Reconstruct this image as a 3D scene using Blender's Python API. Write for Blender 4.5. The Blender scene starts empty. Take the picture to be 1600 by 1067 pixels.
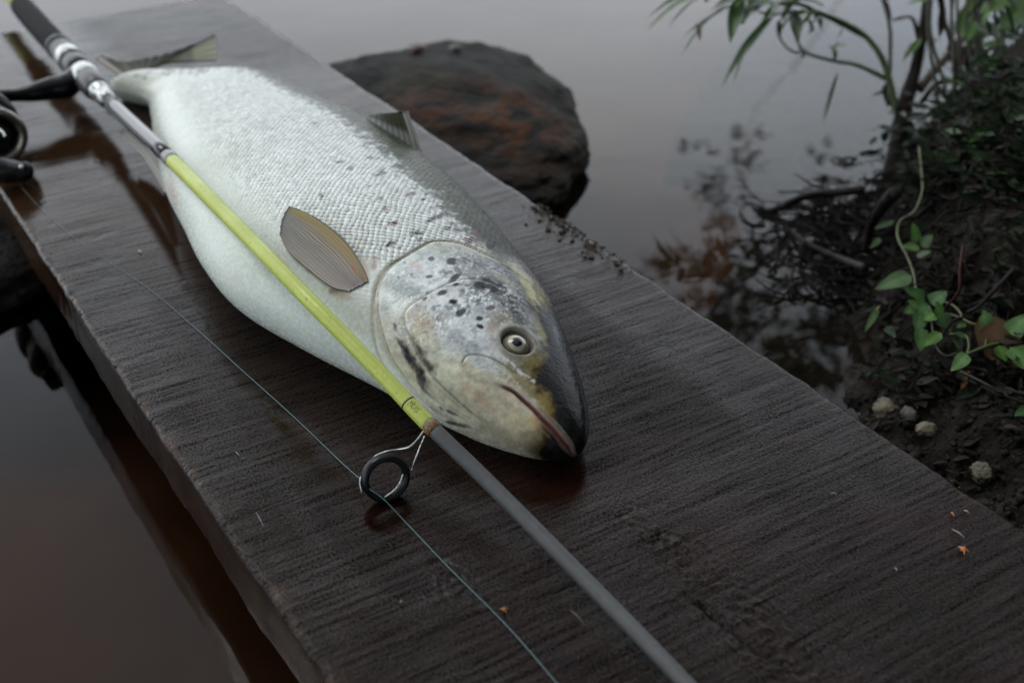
import bpy, bmesh, math, random
import numpy as np
from mathutils import Vector, Matrix

# ------------------------------------------------------------------ camera, light, exposure
S = bpy.context.scene
C = S.collection
R = math.radians
CAM_H, PITCH, YAW, FPX = 0.42, R(34.2), R(34.15), 1767.0
cam_d = bpy.data.cameras.new('camera'); cam = bpy.data.objects.new('camera', cam_d); C.objects.link(cam)
cam.location = (0, 0, CAM_H); cam.rotation_euler = (math.pi/2 - PITCH, 0, -YAW)
cam_d.sensor_width = 36; cam_d.lens = FPX*36/1600; cam_d.clip_start = 0.02; cam_d.clip_end = 500
cam_d.dof.use_dof = True; cam_d.dof.focus_distance = 0.66; cam_d.dof.aperture_fstop = 5.8
S.camera = cam

SUN_EL, SUN_AZ = R(58), R(-20)
w = bpy.data.worlds.new('World'); S.world = w; w.use_nodes = True
nt = w.node_tree; nt.nodes.clear()
N = nt.nodes.new; L = nt.links.new
out = N('ShaderNodeOutputWorld'); bg = N('ShaderNodeBackground'); sky = N('ShaderNodeTexSky')
sky.sky_type = 'NISHITA'; sky.sun_disc = False; sky.sun_elevation = SUN_EL; sky.sun_rotation = -SUN_AZ
sky.dust_density = 4; sky.air_density = 1.2
hs = N('ShaderNodeHueSaturation'); hs.inputs['Saturation'].default_value = 0.25
tc = N('ShaderNodeTexCoord'); mp = N('ShaderNodeMapping'); mp.inputs['Scale'].default_value = (1, 1, 2.6)
nz = N('ShaderNodeTexNoise'); nz.inputs['Scale'].default_value = 1.7; nz.inputs['Detail'].default_value = 4
nz.inputs['Roughness'].default_value = 0.5
cr = N('ShaderNodeValToRGB'); cr.color_ramp.elements[0].position = 0.3; cr.color_ramp.elements[1].position = 0.72
cr.color_ramp.elements[0].color = (.74, .79, .86, 1); cr.color_ramp.elements[1].color = (1.16, 1.15, 1.13, 1)
# heavy cloud overhead, brighter towards the horizon
sx = N('ShaderNodeSeparateXYZ'); L(tc.outputs['Generated'], sx.inputs[0])
gr = N('ShaderNodeValToRGB'); g_ = gr.color_ramp; L(sx.outputs['Z'], gr.inputs[0])
stops = [(0, 13.6), (.30, 13.2), (.42, 11.0), (.53, 7.4), (.64, 4.3), (.78, 2.7), (1, 2.6)]
for i, (p_, v_) in enumerate(stops):
    el_ = g_.elements[i] if i < 2 else g_.elements.new(p_)
    el_.position = p_
for (p_, v_), el_ in zip(stops, sorted(g_.elements, key=lambda q: q.position)):
    el_.color = (v_*.95, v_*1.0, v_*1.055, 1)
mulc = N('ShaderNodeMix'); mulc.data_type = 'RGBA'; mulc.blend_type = 'MULTIPLY'; mulc.inputs['Factor'].default_value = 1; mulc.clamp_result = False
L(cr.outputs[0], mulc.inputs['A']); L(gr.outputs[0], mulc.inputs['B'])
mx = N('ShaderNodeMix'); mx.data_type = 'RGBA'; mx.inputs['Factor'].default_value = 0.93
L(sky.outputs[0], hs.inputs['Color']); L(tc.outputs['Generated'], mp.inputs[0]); L(mp.outputs[0], nz.inputs['Vector'])
L(nz.outputs['Fac'], cr.inputs[0]); L(hs.outputs[0], mx.inputs['A']); L(mulc.outputs['Result'], mx.inputs['B'])
L(mx.outputs['Result'], bg.inputs[0]); L(bg.outputs[0], out.inputs[0]); bg.inputs[1].default_value = 0.12
sd = bpy.data.lights.new('sun', 'SUN'); sun = bpy.data.objects.new('sun', sd); C.objects.link(sun)
sd.energy = 0.8; sd.angle = R(25); sd.color = (1.0, 0.97, 0.93)
sdir = Vector((math.sin(SUN_AZ)*math.cos(SUN_EL), math.cos(SUN_AZ)*math.cos(SUN_EL), math.sin(SUN_EL)))
sun.rotation_euler = sdir.to_track_quat('Z', 'Y').to_euler()
S.view_settings.view_transform = 'Standard'; S.view_settings.look = 'None'
S.view_settings.exposure = 0.55; S.view_settings.gamma = 1; S.view_settings.use_curve_mapping = False

# ------------------------------------------------------------------ measuring: photograph point -> place in the world
CP, SP, CY, SY = math.cos(PITCH), math.sin(PITCH), math.cos(YAW), math.sin(YAW)
CAMP = np.array([0, 0, CAM_H])
def ray(x, y):
    u = (x-800)/FPX; v = (533.5-y)/FPX
    fy, fz = CP+v*SP, v*CP-SP
    return np.array([u*CY+fy*SY, -u*SY+fy*CY, fz])
def at(x, y, z=0.0):
    r = ray(x, y); return CAMP + r*((z-CAM_H)/r[2])
def atd(x, y, d):
    return CAMP + ray(x, y)*d
def proj(P):
    X, Y, Z = P[..., 0], P[..., 1], P[..., 2]-CAM_H
    x = X*CY-Y*SY; y = X*SY+Y*CY
    d = y*CP-Z*SP; up = y*SP+Z*CP
    return np.stack([800+FPX*x/d, 533.5-FPX*up/d], -1)
def depth(P):
    X, Y, Z = P[..., 0], P[..., 1], P[..., 2]-CAM_H
    return (X*SY+Y*CY)*CP-Z*SP

# ------------------------------------------------------------------ helpers
rng = random.Random(7)
def hsh(i, j, k, s):
    n = (i*374761393 + j*668265263 + k*2147483647 + s*1274126177) & 0xffffffff
    n = ((n ^ (n >> 13))*1274126177) & 0xffffffff
    return ((n ^ (n >> 16)) & 0xffffff)/float(0xffffff)
def noise3(x, y, z, s=0):
    x, y, z = np.broadcast_arrays(x, y, z)
    xi, yi, zi = [np.floor(q).astype(np.int64) for q in (x, y, z)]
    fx, fy, fz = x-xi, y-yi, z-zi
    fx, fy, fz = [q*q*(3-2*q) for q in (fx, fy, fz)]
    r = 0
    for a in (0, 1):
        for b in (0, 1):
            for c in (0, 1):
                r = r + (fx if a else 1-fx)*(fy if b else 1-fy)*(fz if c else 1-fz)*hsh(xi+a, yi+b, zi+c, s)
    return r
def fbm(x, y, z=0.0, oct=4, s=0, g=0.5):
    r, amp, tot = 0, 1.0, 0
    for o in range(oct):
        r = r + amp*noise3(x*2**o+17.3*o, y*2**o, z*2**o, s+o); tot += amp; amp *= g
    return r/tot
def sstep(a, b, x):
    t = np.clip((x-a)/(b-a), 0, 1); return t*t*(3-2*t)
def tag(o, label=None, cat=None, group=None, kind=None):
    if label: o['label'] = label
    if cat: o['category'] = cat
    if group: o['group'] = group
    if kind: o['kind'] = kind
    return o
def empty(name, loc, label, cat, group=None):
    o = bpy.data.objects.new(name, None); C.objects.link(o); o.location = loc
    return tag(o, label, cat, group)
def mesh(name, V, F, m, parent=None, smooth=True, col=None, uv=None, attrs=None):
    V = np.asarray(V, float).reshape(-1, 3)
    me = bpy.data.meshes.new(name)
    o = bpy.data.objects.new(name, me)
    if parent is not None:
        V = V - np.array(parent_loc(parent)); o.parent = parent
    if isinstance(F, np.ndarray):
        k = F.shape[1]
        me.vertices.add(len(V)); me.vertices.foreach_set('co', V.ravel().astype(np.float32))
        me.loops.add(F.size); me.loops.foreach_set('vertex_index', F.ravel().astype(np.int32))
        me.polygons.add(len(F)); me.polygons.foreach_set('loop_start', np.arange(0, F.size, k, dtype=np.int32))
        me.update(calc_edges=True); me.validate()
    else:
        me.from_pydata(V.tolist(), [], F); me.update()
    me.polygons.foreach_set('use_smooth', [smooth]*len(me.polygons))
    if col is not None:
        a = me.attributes.new('Col', 'FLOAT_COLOR', 'POINT')
        c4 = np.ones((len(V), 4), np.float32); c4[:, :3] = np.asarray(col).reshape(-1, 3); a.data.foreach_set('color', c4.ravel())
    for k, v in (attrs or {}).items():
        v = np.asarray(v)
        if v.ndim >= 2 and v.shape[-1] == 3:
            a = me.attributes.new(k, 'FLOAT_VECTOR', 'POINT'); a.data.foreach_set('vector', v.reshape(-1).astype(np.float32))
        else:
            a = me.attributes.new(k, 'FLOAT', 'POINT'); a.data.foreach_set('value', v.reshape(-1).astype(np.float32))
    if m is not None: me.materials.append(m)
    C.objects.link(o)
    return o
def parent_loc(p):
    l = np.array(p.location)
    return l if p.parent is None else l + parent_loc(p.parent)
def gridF(n, m, wrap=False):
    i = np.arange(n-1)[:, None]; j = np.arange(m if wrap else m-1)[None, :]
    j2 = (j+1) % m
    return np.stack([i*m+j, i*m+j2, (i+1)*m+j2, (i+1)*m+j], -1).reshape(-1, 4)
def spline(P, n):
    P = np.asarray(P, float); k = len(P)
    if k == 2: return P[0] + (P[1]-P[0])*np.linspace(0, 1, n)[:, None]
    Q = np.vstack([2*P[0]-P[1], P, 2*P[-1]-P[-2]])
    x = np.linspace(0, k-1, n); i = np.clip(np.floor(x).astype(int), 0, k-2); u = (x-i)[:, None]
    p0, p1, p2, p3 = Q[i], Q[i+1], Q[i+2], Q[i+3]
    return .5*(2*p1+(p2-p0)*u+(2*p0-5*p1+4*p2-p3)*u*u+(3*p1-p0-3*p2+p3)*u**3)
def frames(P):
    T = np.gradient(P, axis=0); T /= np.linalg.norm(T, axis=1)[:, None]+1e-12
    up = np.array([0, 0, 1.0]) if abs(T[0, 2]) < .8 else np.array([1.0, 0, 0])
    Nn = []; n = np.cross(np.cross(T[0], up), T[0])
    for t in T:
        n = n - t*(n@t); n = n/np.linalg.norm(n); Nn.append(n)
    Nn = np.array(Nn); return T, Nn, np.cross(T, Nn)
def tubeVF(P, r, k=10, cap=True):
    P = np.asarray(P, float); n = len(P); r = np.broadcast_to(np.asarray(r, float), (n,))
    T, A, B = frames(P); th = np.linspace(0, 2*np.pi, k, endpoint=False)
    V = P[:, None]+r[:, None, None]*(np.cos(th)[None, :, None]*A[:, None]+np.sin(th)[None, :, None]*B[:, None])
    F = [tuple(q) for q in gridF(n, k, True).tolist()]
    if cap: F += [tuple(range(k))[::-1], tuple((n-1)*k+i for i in range(k))]
    return V.reshape(-1, 3), F
def tube(name, P, r, m, parent=None, k=10, n=None, **kw):
    if n:
        r = np.interp(np.linspace(0, 1, n), np.linspace(0, 1, len(r)), r) if np.ndim(r) else r
        P = spline(P, n)
    V, F = tubeVF(P, r, k); return mesh(name, V, F, m, parent, **kw)
class MB:
    def __init__(s): s.V = []; s.F = []; s.c = []; s.n = 0
    def add(s, V, F, col=None):
        V = np.asarray(V).reshape(-1, 3); s.V.append(V); s.F += [tuple(int(i)+s.n for i in f) for f in F]; s.n += len(V)
        s.c.append(np.broadcast_to(np.array(col if col is not None else (1, 1, 1), float), (len(V), 3)))
    def build(s, name, m, parent=None, smooth=True): return mesh(name, np.vstack(s.V), s.F, m, parent, smooth, col=np.vstack(s.c))

def mat(name):
    m = bpy.data.materials.new(name); m.use_nodes = True
    return m, m.node_tree, m.node_tree.nodes['Principled BSDF']
def plain(name, col, rough=0.5, metal=0.0, coat=0.0, spec=0.5, nscale=None, namt=0.25, bump=0.0, bscale=None):
    m, t, b = mat(name)
    b.inputs['Base Color'].default_value = (*col, 1); b.inputs['Roughness'].default_value = rough
    b.inputs['Metallic'].default_value = metal; b.inputs['Coat Weight'].default_value = coat
    b.inputs['Coat Roughness'].default_value = 0.08; b.inputs['Specular IOR Level'].default_value = spec
    if nscale:
        tcn = t.nodes.new('ShaderNodeTexCoord'); n = t.nodes.new('ShaderNodeTexNoise'); n.inputs['Scale'].default_value = nscale
        n.inputs['Detail'].default_value = 6
        t.links.new(tcn.outputs['Object'], n.inputs['Vector'])
        r = t.nodes.new('ShaderNodeValToRGB'); t.links.new(n.outputs['Fac'], r.inputs[0])
        r.color_ramp.elements[0].position = .35; r.color_ramp.elements[1].position = .68
        r.color_ramp.elements[0].color = (*[q*(1-namt) for q in col], 1); r.color_ramp.elements[1].color = (*[min(1, q*(1+namt)) for q in col], 1)
        t.links.new(r.outputs[0], b.inputs['Base Color'])
        if bump:
            n2 = t.nodes.new('ShaderNodeTexNoise'); n2.inputs['Scale'].default_value = bscale or nscale*2; n2.inputs['Detail'].default_value = 5
            t.links.new(tcn.outputs['Object'], n2.inputs['Vector'])
            bp = t.nodes.new('ShaderNodeBump'); bp.inputs['Strength'].default_value = 1; bp.inputs['Distance'].default_value = bump
            t.links.new(n2.outputs['Fac'], bp.inputs['Height']); t.links.new(bp.outputs[0], b.inputs['Normal'])
    return m
def vcol(name, rough=0.5, spec=0.5, coat=0.0, bump=0.0, bscale=100, trans=0.0):
    m, t, b = mat(name)
    a = t.nodes.new('ShaderNodeAttribute'); a.attribute_name = 'Col'; t.links.new(a.outputs['Color'], b.inputs['Base Color'])
    b.inputs['Roughness'].default_value = rough; b.inputs['Specular IOR Level'].default_value = spec
    b.inputs['Coat Weight'].default_value = coat; b.inputs['Coat Roughness'].default_value = .1
    if bump:
        tcn = t.nodes.new('ShaderNodeTexCoord'); n2 = t.nodes.new('ShaderNodeTexNoise'); n2.inputs['Scale'].default_value = bscale; n2.inputs['Detail'].default_value = 5
        t.links.new(tcn.outputs['Object'], n2.inputs['Vector'])
        bp = t.nodes.new('ShaderNodeBump'); bp.inputs['Distance'].default_value = bump
        t.links.new(n2.outputs['Fac'], bp.inputs['Height']); t.links.new(bp.outputs[0], b.inputs['Normal'])
    if trans:
        tr = t.nodes.new('ShaderNodeBsdfTranslucent'); t.links.new(a.outputs['Color'], tr.inputs[0])
        ms = t.nodes.new('ShaderNodeMixShader'); ms.inputs[0].default_value = trans
        t.links.new(b.outputs[0], ms.inputs[1]); t.links.new(tr.outputs[0], ms.inputs[2])
        t.links.new(ms.outputs[0], t.nodes['Material Output'].inputs['Surface'])
    return m

WZ = -0.085       # water level; the plank's top is z = 0
# ------------------------------------------------------------------ water
m_water, t, b = mat('brown_water')
tcn = t.nodes.new('ShaderNodeTexCoord'); mpn = t.nodes.new('ShaderNodeMapping'); mpn.inputs['Scale'].default_value = (1, 1, 1)
n1 = t.nodes.new('ShaderNodeTexNoise'); n1.inputs['Scale'].default_value = 9; n1.inputs['Detail'].default_value = 2
n2 = t.nodes.new('ShaderNodeTexNoise'); n2.inputs['Scale'].default_value = 45; n2.inputs['Detail'].default_value = 1
t.links.new(tcn.outputs['Object'], mpn.inputs[0])
for n in (n1, n2): t.links.new(mpn.outputs[0], n.inputs['Vector'])
ad = t.nodes.new('ShaderNodeMath'); ad.operation = 'MULTIPLY_ADD'; ad.inputs[1].default_value = 0.10
t.links.new(n2.outputs['Fac'], ad.inputs[0]); t.links.new(n1.outputs['Fac'], ad.inputs[2])
bp = t.nodes.new('ShaderNodeBump'); bp.inputs['Distance'].default_value = 0.00045
t.links.new(ad.outputs[0], bp.inputs['Height']); t.links.new(bp.outputs[0], b.inputs['Normal'])
b.inputs['Roughness'].default_value = 0.015; b.inputs['IOR'].default_value = 1.333
# clear skin over a silty brown bed: mirror by Fresnel, see-through otherwise
fr = t.nodes.new('ShaderNodeFresnel'); fr.inputs['IOR'].default_value = 1.41; t.links.new(bp.outputs[0], fr.inputs['Normal'])
gl = t.nodes.new('ShaderNodeBsdfGlossy'); gl.inputs['Roughness'].default_value = .012; t.links.new(bp.outputs[0], gl.inputs['Normal'])
tp = t.nodes.new('ShaderNodeBsdfTransparent'); tp.inputs[0].default_value = (.93, .88, .82, 1)
mw = t.nodes.new('ShaderNodeMixShader'); t.links.new(fr.outputs[0], mw.inputs[0]); t.links.new(tp.outputs[0], mw.inputs[1]); t.links.new(gl.outputs[0], mw.inputs[2])
t.links.new(mw.outputs[0], t.nodes['Material Output'].inputs['Surface'])
W = 120
o = mesh('water', [(-W, -W, WZ), (W, -W, WZ), (W, W, WZ), (-W, W, WZ)], [(0, 1, 2, 3)], m_water, smooth=False)
tag(o, 'still brown tannin water reflecting the grey sky', kind='structure')
bed = plain('river_mud', (.052, .0260, .0135), 1.0, spec=0.0, nscale=5, namt=.3)
o = mesh('river_bed', [(-W, -W, -.21), (W, -W, -.21), (W, W, -.21), (-W, W, -.21)], [(0, 1, 2, 3)], bed, smooth=False)
tag(o, 'dark mud bed under the water', kind='structure')

# ------------------------------------------------------------------ wooden plank
PX0, PX1, PY0, PY1, PT = 0.121, 0.475, -0.40, 1.325, 0.044
m_wood, t, b = mat('wet_dark_wood')
nn = t.nodes.new; ll = t.links.new
tcn = nn('ShaderNodeTexCoord')
def wn(scale, det, vec, rough=.55, rot=0.0, dist=0.0):
    mpx = nn('ShaderNodeMapping'); mpx.inputs['Scale'].default_value = vec; mpx.inputs['Rotation'].default_value = (0, 0, rot)
    # rotate first, then stretch
    mpr = nn('ShaderNodeMapping'); mpr.inputs['Rotation'].default_value = (0, 0, rot); ll(tcn.outputs['Object'], mpr.inputs[0])
    mpx.inputs['Rotation'].default_value = (0, 0, 0); ll(mpr.outputs[0], mpx.inputs[0])
    q = nn('ShaderNodeTexNoise'); q.inputs['Scale'].default_value = scale; q.inputs['Detail'].default_value = det
    q.inputs['Roughness'].default_value = rough; q.inputs['Distortion'].default_value = dist; ll(mpx.outputs[0], q.inputs['Vector']); return q.outputs['Fac']
def mth(op, a, bb=None, cc=None, clamp=False):
    q = nn('ShaderNodeMath'); q.operation = op; q.use_clamp = clamp
    for i, v in enumerate((a, bb, cc)):
        if v is None: continue
        if isinstance(v, (int, float)): q.inputs[i].default_value = v
        else: ll(v, q.inputs[i])
    return q.outputs[0]
def mpr_(v, a, b2, c, d):
    q = nn('ShaderNodeMapRange'); ll(v, q.inputs[0])
    for i, x in enumerate((a, b2, c, d)): q.inputs[i+1].default_value = x
    return q.outputs[0]
saw = wn(1, 5, (16, 300, 1), rot=R(4), rough=.68)
saw2 = wn(1, 3, (5, 44, 1), rot=R(5))
grain = wn(1, 4, (260, 9, 60), rough=.6)
fine = wn(800, 3, (1, .7, 1), rough=.75)
mid = wn(180, 4, (1, 1, 1), rough=.7)
blot = wn(7, 4, (1, .6, 1))
wet = nn('ShaderNodeAttribute'); wet.attribute_name = 'wet'; wetf = wet.outputs['Fac']
dirt = nn('ShaderNodeAttribute'); dirt.attribute_name = 'crk'
r1 = nn('ShaderNodeValToRGB'); e = r1.color_ramp.elements
e[0].position = .3; e[0].color = (.0030, .0014, .0009, 1); e[1].position = .72; e[1].color = (.0155, .0070, .0040, 1)
ll(mth('ADD', mth('MULTIPLY', blot, .45), mth('ADD', mth('MULTIPLY', grain, .22), mth('MULTIPLY', saw, .33))), r1.inputs[0])
mixc = nn('ShaderNodeMix'); mixc.data_type = 'RGBA'; mixc.blend_type = 'MULTIPLY'; ll(r1.outputs[0], mixc.inputs['A'])
mixc.inputs['Factor'].default_value = 1
cmb = nn('ShaderNodeCombineColor'); v = mpr_(mth('ADD', mth('MULTIPLY', mid, .3), mth('ADD', mth('MULTIPLY', saw, .4), mth('MULTIPLY', fine, .3))), .36, .62, .55, 1.4)
for i in range(3): ll(v, cmb.inputs[i])
ll(cmb.outputs[0], mixc.inputs['B'])
# paler, rubbed brown wood along the arrises
arr = nn('ShaderNodeAttribute'); arr.attribute_name = 'edge'
mixe = nn('ShaderNodeMix'); mixe.data_type = 'RGBA'; ll(mixc.outputs['Result'], mixe.inputs['A']); mixe.inputs['B'].default_value = (.060, .038, .024, 1)
ll(mth('MULTIPLY', arr.outputs['Fac'], mpr_(wn(70, 5, (1, .5, 1), rough=.7), .46, .62, 0, .75)), mixe.inputs['Factor'])
mixk = nn('ShaderNodeMix'); mixk.data_type = 'RGBA'; ll(mixe.outputs['Result'], mixk.inputs['A']); mixk.inputs['B'].default_value = (.004, .003, .003, 1)
ll(dirt.outputs['Fac'], mixk.inputs['Factor'])
mixw = nn('ShaderNodeMix'); mixw.data_type = 'RGBA'; ll(mixk.outputs['Result'], mixw.inputs['A']); mixw.inputs['B'].default_value = (.040, .021, .010, 1)
sy_ = nn('ShaderNodeSeparateXYZ'); ll(tcn.outputs['Object'], sy_.inputs[0]); ll(mth('MULTIPLY', mpr_(wetf, .75, 1.0, 0, .6), mpr_(sy_.outputs['Y'], .62, .85, 0, 1)), mixw.inputs['Factor'])
mixr2 = nn('ShaderNodeMix'); mixr2.data_type = 'RGBA'; ll(mixw.outputs['Result'], mixr2.inputs['A']); mixr2.inputs['B'].default_value = (.017, .0055, .0045, 1)
ll(mpr_(wn(11, 4, (1, 1, 1)), .52, .66, 0, .6), mixr2.inputs['Factor']); ll(mixr2.outputs['Result'], b.inputs['Base Color'])
rr = mth('ADD', mth('MULTIPLY', mth('SUBTRACT', 1, wetf), .12), mpr_(blot, .3, .7, .03, .09))
ll(rr, b.inputs['Roughness'])
b.inputs['IOR'].default_value = 1.36
ll(mth('MULTIPLY', mpr_(mth('ADD', mth('MULTIPLY', saw, .46), mth('MULTIPLY', fine, .54)), .40, .59, .02, .66), mpr_(wetf, .12, .5, .48, .95)), b.inputs['Specular IOR Level'])
hgt = mth('ADD', mth('MULTIPLY', saw, .34), mth('ADD', mth('MULTIPLY', saw2, .55), mth('ADD', mth('MULTIPLY', grain, .30), mth('ADD', mth('MULTIPLY', mid, .22), mth('MULTIPLY', fine, .70)))))
bp = nn('ShaderNodeBump'); ll(hgt, bp.inputs['Height'])
ll(mpr_(wetf, 0, 1, .00075, .00005), bp.inputs['Distance']); ll(bp.outputs[0], b.inputs['Normal'])

def plank():
    nl, nt_ = 1150, 236
    Y = np.linspace(PY0, PY1, nl)
    e0 = PX0 + .0016*(fbm(Y*9, 3.1)-.5)*2 + .0012*(fbm(Y*70, 8.3)-.5)*2
    e1 = PX1 + .0020*(fbm(Y*8, 31.1)-.5)*2 + .0022*(fbm(Y*60, 18.3)-.5)*2
    u = np.linspace(0, 1, nt_); rad = .0045
    # top row with rounded arrises, then sides and bottom
    prof = []
    ang = np.linspace(np.pi, np.pi/2, 6)
    top_u = u
    Vs = []; wet = []; edge = []; crk = []
    def P(kind, xs, zs, ed): Vs.append((kind, xs, zs, ed))
    X = []; Z = []; E = []
    for z in (-PT, -PT+.004, -PT*.75, -PT*.5, -PT*.3):
        X.append(e0+0*Y + (.0025*(fbm(Y*14, z*60, 2)-.5)*2) + (.003 if z == -PT else 0)); Z.append(np.full(nl, z)); E.append(np.full(nl, .35))
    for a in ang[:-1]:
        X.append(e0+rad*(1+np.cos(a))); Z.append(-rad+rad*np.sin(a)+0*Y); E.append(np.full(nl, .5+.5*np.sin(a)))
    k0 = len(X)
    for uu in u:
        X.append(e0+rad+(e1-e0-2*rad)*uu); Z.append(0*Y); dd = min(uu, 1-uu)*(PX1-PX0); E.append(np.full(nl, math.exp(-dd/.004)*.8 if uu < .5 else math.exp(-dd/.004)*.5))
    k1 = len(X)
    for a in ang[::-1][1:]:
        X.append(e1-rad*(1+np.cos(a))); Z.append(-rad+rad*np.sin(a)+0*Y); E.append(np.full(nl, .5))
    for z in (-PT*.4, -PT*.8, -PT):
        X.append(e1-(.003 if z == -PT else 0)+0*Y); Z.append(np.full(nl, z)); E.append(np.full(nl, .3))
    for uu in (.75, .5, .25):
        X.append(e0+(e1-e0)*uu); Z.append(np.full(nl, -PT)); E.append(0*Y)
    X = np.array(X).T; Z = np.array(Z).T; E = np.array(E).T; YY = np.broadcast_to(Y[:, None], X.shape).copy()
    top = np.zeros(X.shape[1]); top[k0:k1] = 1; top = top[None]
    # gentle relief of the sawn top
    ridge = (fbm(YY*26+X*2, X*5, 5, 3)-.5)*.0005
    crk = np.zeros(X.shape)
    for (kx, ky, rr_) in [(*at(1062, 868)[:2], .016), (*at(1182, 985)[:2], .024), (*at(1010, 835)[:2], .010), (*at(700, 905)[:2], .012)]:
        dx, dy = (X-kx), (YY-ky)*.55; d = np.hypot(dx, dy)+(fbm(X*120, YY*120, 4, 3)-.5)*.010
        ridge += np.sin(d*2*np.pi/.0046)*.0009*np.exp(-(d/rr_)**2)*(.4+.6*noise3(X*200, YY*200, 1, 3))
    # a drying crack along the grain
    c0, c1 = at(1085, 945), at(1225, 1040)
    tt = np.clip((YY-c0[1])/(c1[1]-c0[1]), -.15, 1.15); cx = c0[0]+(c1[0]-c0[0])*tt+.0012*(fbm(YY*60, 5)-.5)*4
    wgt = np.exp(-((X-cx)/.0011)**2)*sstep(-.12, .1, tt)*(1-sstep(.9, 1.12, tt))
    ridge -= .0030*wgt; crk += 1.0*wgt
    # dark nicks and pits
    pit = sstep(.66, .74, fbm(X*170, YY*230, 3, 3))*sstep(.50, .60, fbm(X*14, YY*20, 8, 2)); ridge -= .00012*pit; crk += .8*pit
    Z = Z + ridge*top
    # wetness: soaked round the fish and towards the far end, drier near the camera and along the left arris
    wetv = np.clip(.15+.17*sstep(.34, .52, YY)+.55*sstep(.55, .95, YY+.0*X), 0, 1)
    fishd = np.abs(X-.29)-.115; near_f = np.exp(-np.clip(fishd, 0, 1)/.02)*sstep(.30, .40, YY)*(1-sstep(1.1, 1.2, YY))
    wetv = np.maximum(wetv, near_f*.98)
    wetv = wetv - .8*sstep(.92, 1.12, YY)*sstep(.2, .34, X)
    wetv = np.clip(wetv + (fbm(X*28, YY*18, 7, 4)-.5)*(.8-.5*sstep(.6, .7, YY))*(wetv > .1) + .2*sstep(.6, .75, YY)*(X < .26), 0, 1)
    V = np.stack([X, YY, Z], -1); m = X.shape[1]
    F = gridF(nl, m, True)
    o = mesh('wooden_plank', V, F, m_wood, attrs={'wet': wetv, 'edge': E, 'crk': np.clip(crk, 0, 1)})
    # end caps
    return o
pl = plank()
tag(pl, 'wide wet dark brown wooden plank the fish lies on, with saw marks', 'plank')
# far and near sawn ends close the plank
m_end = plain('end_grain', (.03, .018, .012), .5, nscale=90, bump=.001)
for yy, sg in ((PY1, 1), (PY0, -1)):
    xs = np.linspace(PX0+.003, PX1-.003, 30); zs = np.linspace(-PT+.002, -.0035, 6)
    VV = [(x, yy+sg*.0006*(rng.random()-.5), z) for z in zs for x in xs]
    mesh('end_grain', VV, gridF(6, 30), m_end, pl, False)

# ------------------------------------------------------------------ the trout
M_ = 13
XC = [.272, .3145, .3244, .318, .3121, .3077, .3036, .2973, .2925, .2951, .2999, .3, .3018]
AA = [.020, .039, .0608, .0715, .0811, .0913, .0962, .0989, .0955, .0822, .0652, .0461, .032]
BB = [.0145, .0193, .028, .0329, .0369, .0411, .0428, .0445, .0459, .0436, .0378, .0286, .0211]
YT, YS = 1.075, .3807
def cint(vals, t):
    vals = np.asarray(vals, float); n = len(vals); x = t*(n-1); i = np.clip(np.floor(x).astype(int), 0, n-2); u = x-i
    v = np.concatenate([[2*vals[0]-vals[1]], vals, [2*vals[-1]-vals[-2]]])
    p0, p1, p2, p3 = v[i], v[i+1], v[i+2], v[i+3]
    return .5*(2*p1+(p2-p0)*u+(2*p0-5*p1+4*p2-p3)*u*u+(3*p1-p0-3*p2+p3)*u**3)
def fish_surface(t, th):
    """t along the body 0 tail .. 1 snout, th round it (0 = back, pi/2 = up, pi = belly)."""
    Y = YT+(YS-YT)*t
    X = cint(XC, t); A = cint(AA, t); Bz = cint(BB, t); zc = Bz.copy()
    tip = np.clip((1-t)/.12, 0, 1); q = np.clip(1-(1-tip)**2, 0, 1)
    A = A*np.sqrt(q); Bz = Bz*q**.4
    tl = np.clip(t/.03, 0, 1); q2 = np.sqrt(np.clip(1-(1-tl)**2, 0, 1))*.98+.02; A = A*q2; Bz = Bz*q2
    ct, st = np.cos(th), np.sin(th)
    x = X+A*ct; z = np.maximum(zc*.8+Bz*st, .0012)
    return np.stack(np.broadcast_arrays(x, Y, z), -1)
t1 = np.linspace(0, .62, 330, endpoint=False); t2 = np.linspace(.62, .97, 330, endpoint=False)
t3 = 1-(.03)*(1-np.linspace(0, 1, 70))**2
ft = np.concatenate([t1, t2, t3]); fth = np.linspace(0, 2*np.pi, 340, endpoint=False)
FV = fish_surface(ft[:, None], fth[None, :]); FV[-1] = FV[-1].mean(0)
def grid_normals(V):
    du = np.gradient(V, axis=0); dv = (np.roll(V, -1, 1)-np.roll(V, 1, 1)); n = np.cross(dv, du)
    n /= np.linalg.norm(n, axis=-1)[..., None]+1e-12; return n
FN = grid_normals(FV)
cen = FV.mean(1, keepdims=True)
if ((FV-cen)*FN).sum(-1).mean() < 0: FN = -FN
# arc length round each ring from the upward side: + to the back, - to the belly
seg = np.linalg.norm(FV-np.roll(FV, 1, 1), axis=-1); cum = np.cumsum(seg, 1)
j90 = 85
arc = -(cum-cum[:, j90:j90+1]); circ = seg.sum(1)[:, None]
arc = np.where(arc < -circ/2, arc+circ, arc)
FS = np.stack([arc, FV[..., 1]], -1)                # flattened skin coordinates in metres
FP = proj(FV); vis = ((CAMP-FV)*FN).sum(-1) > 0; vis &= (FN[..., 2] > -.35)
FPf = np.where(vis[..., None], FP, 1e6).reshape(-1, 2); FSf = FS.reshape(-1, 2); FVf = FV.reshape(-1, 3); FNf = FN.reshape(-1, 3)
def fidx(px, py): return int(((FPf-np.array([px, py]))**2).sum(1).argmin())
def fs(px, py): return FSf[fidx(px, py)]
def fpos(px, py, off=0.0):
    i = fidx(px, py); return FVf[i]+FNf[i]*off
def fline(pts, n=None):
    q = np.array([fs(*p) for p in pts]); return spline(q, n or len(pts)*3)
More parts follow.
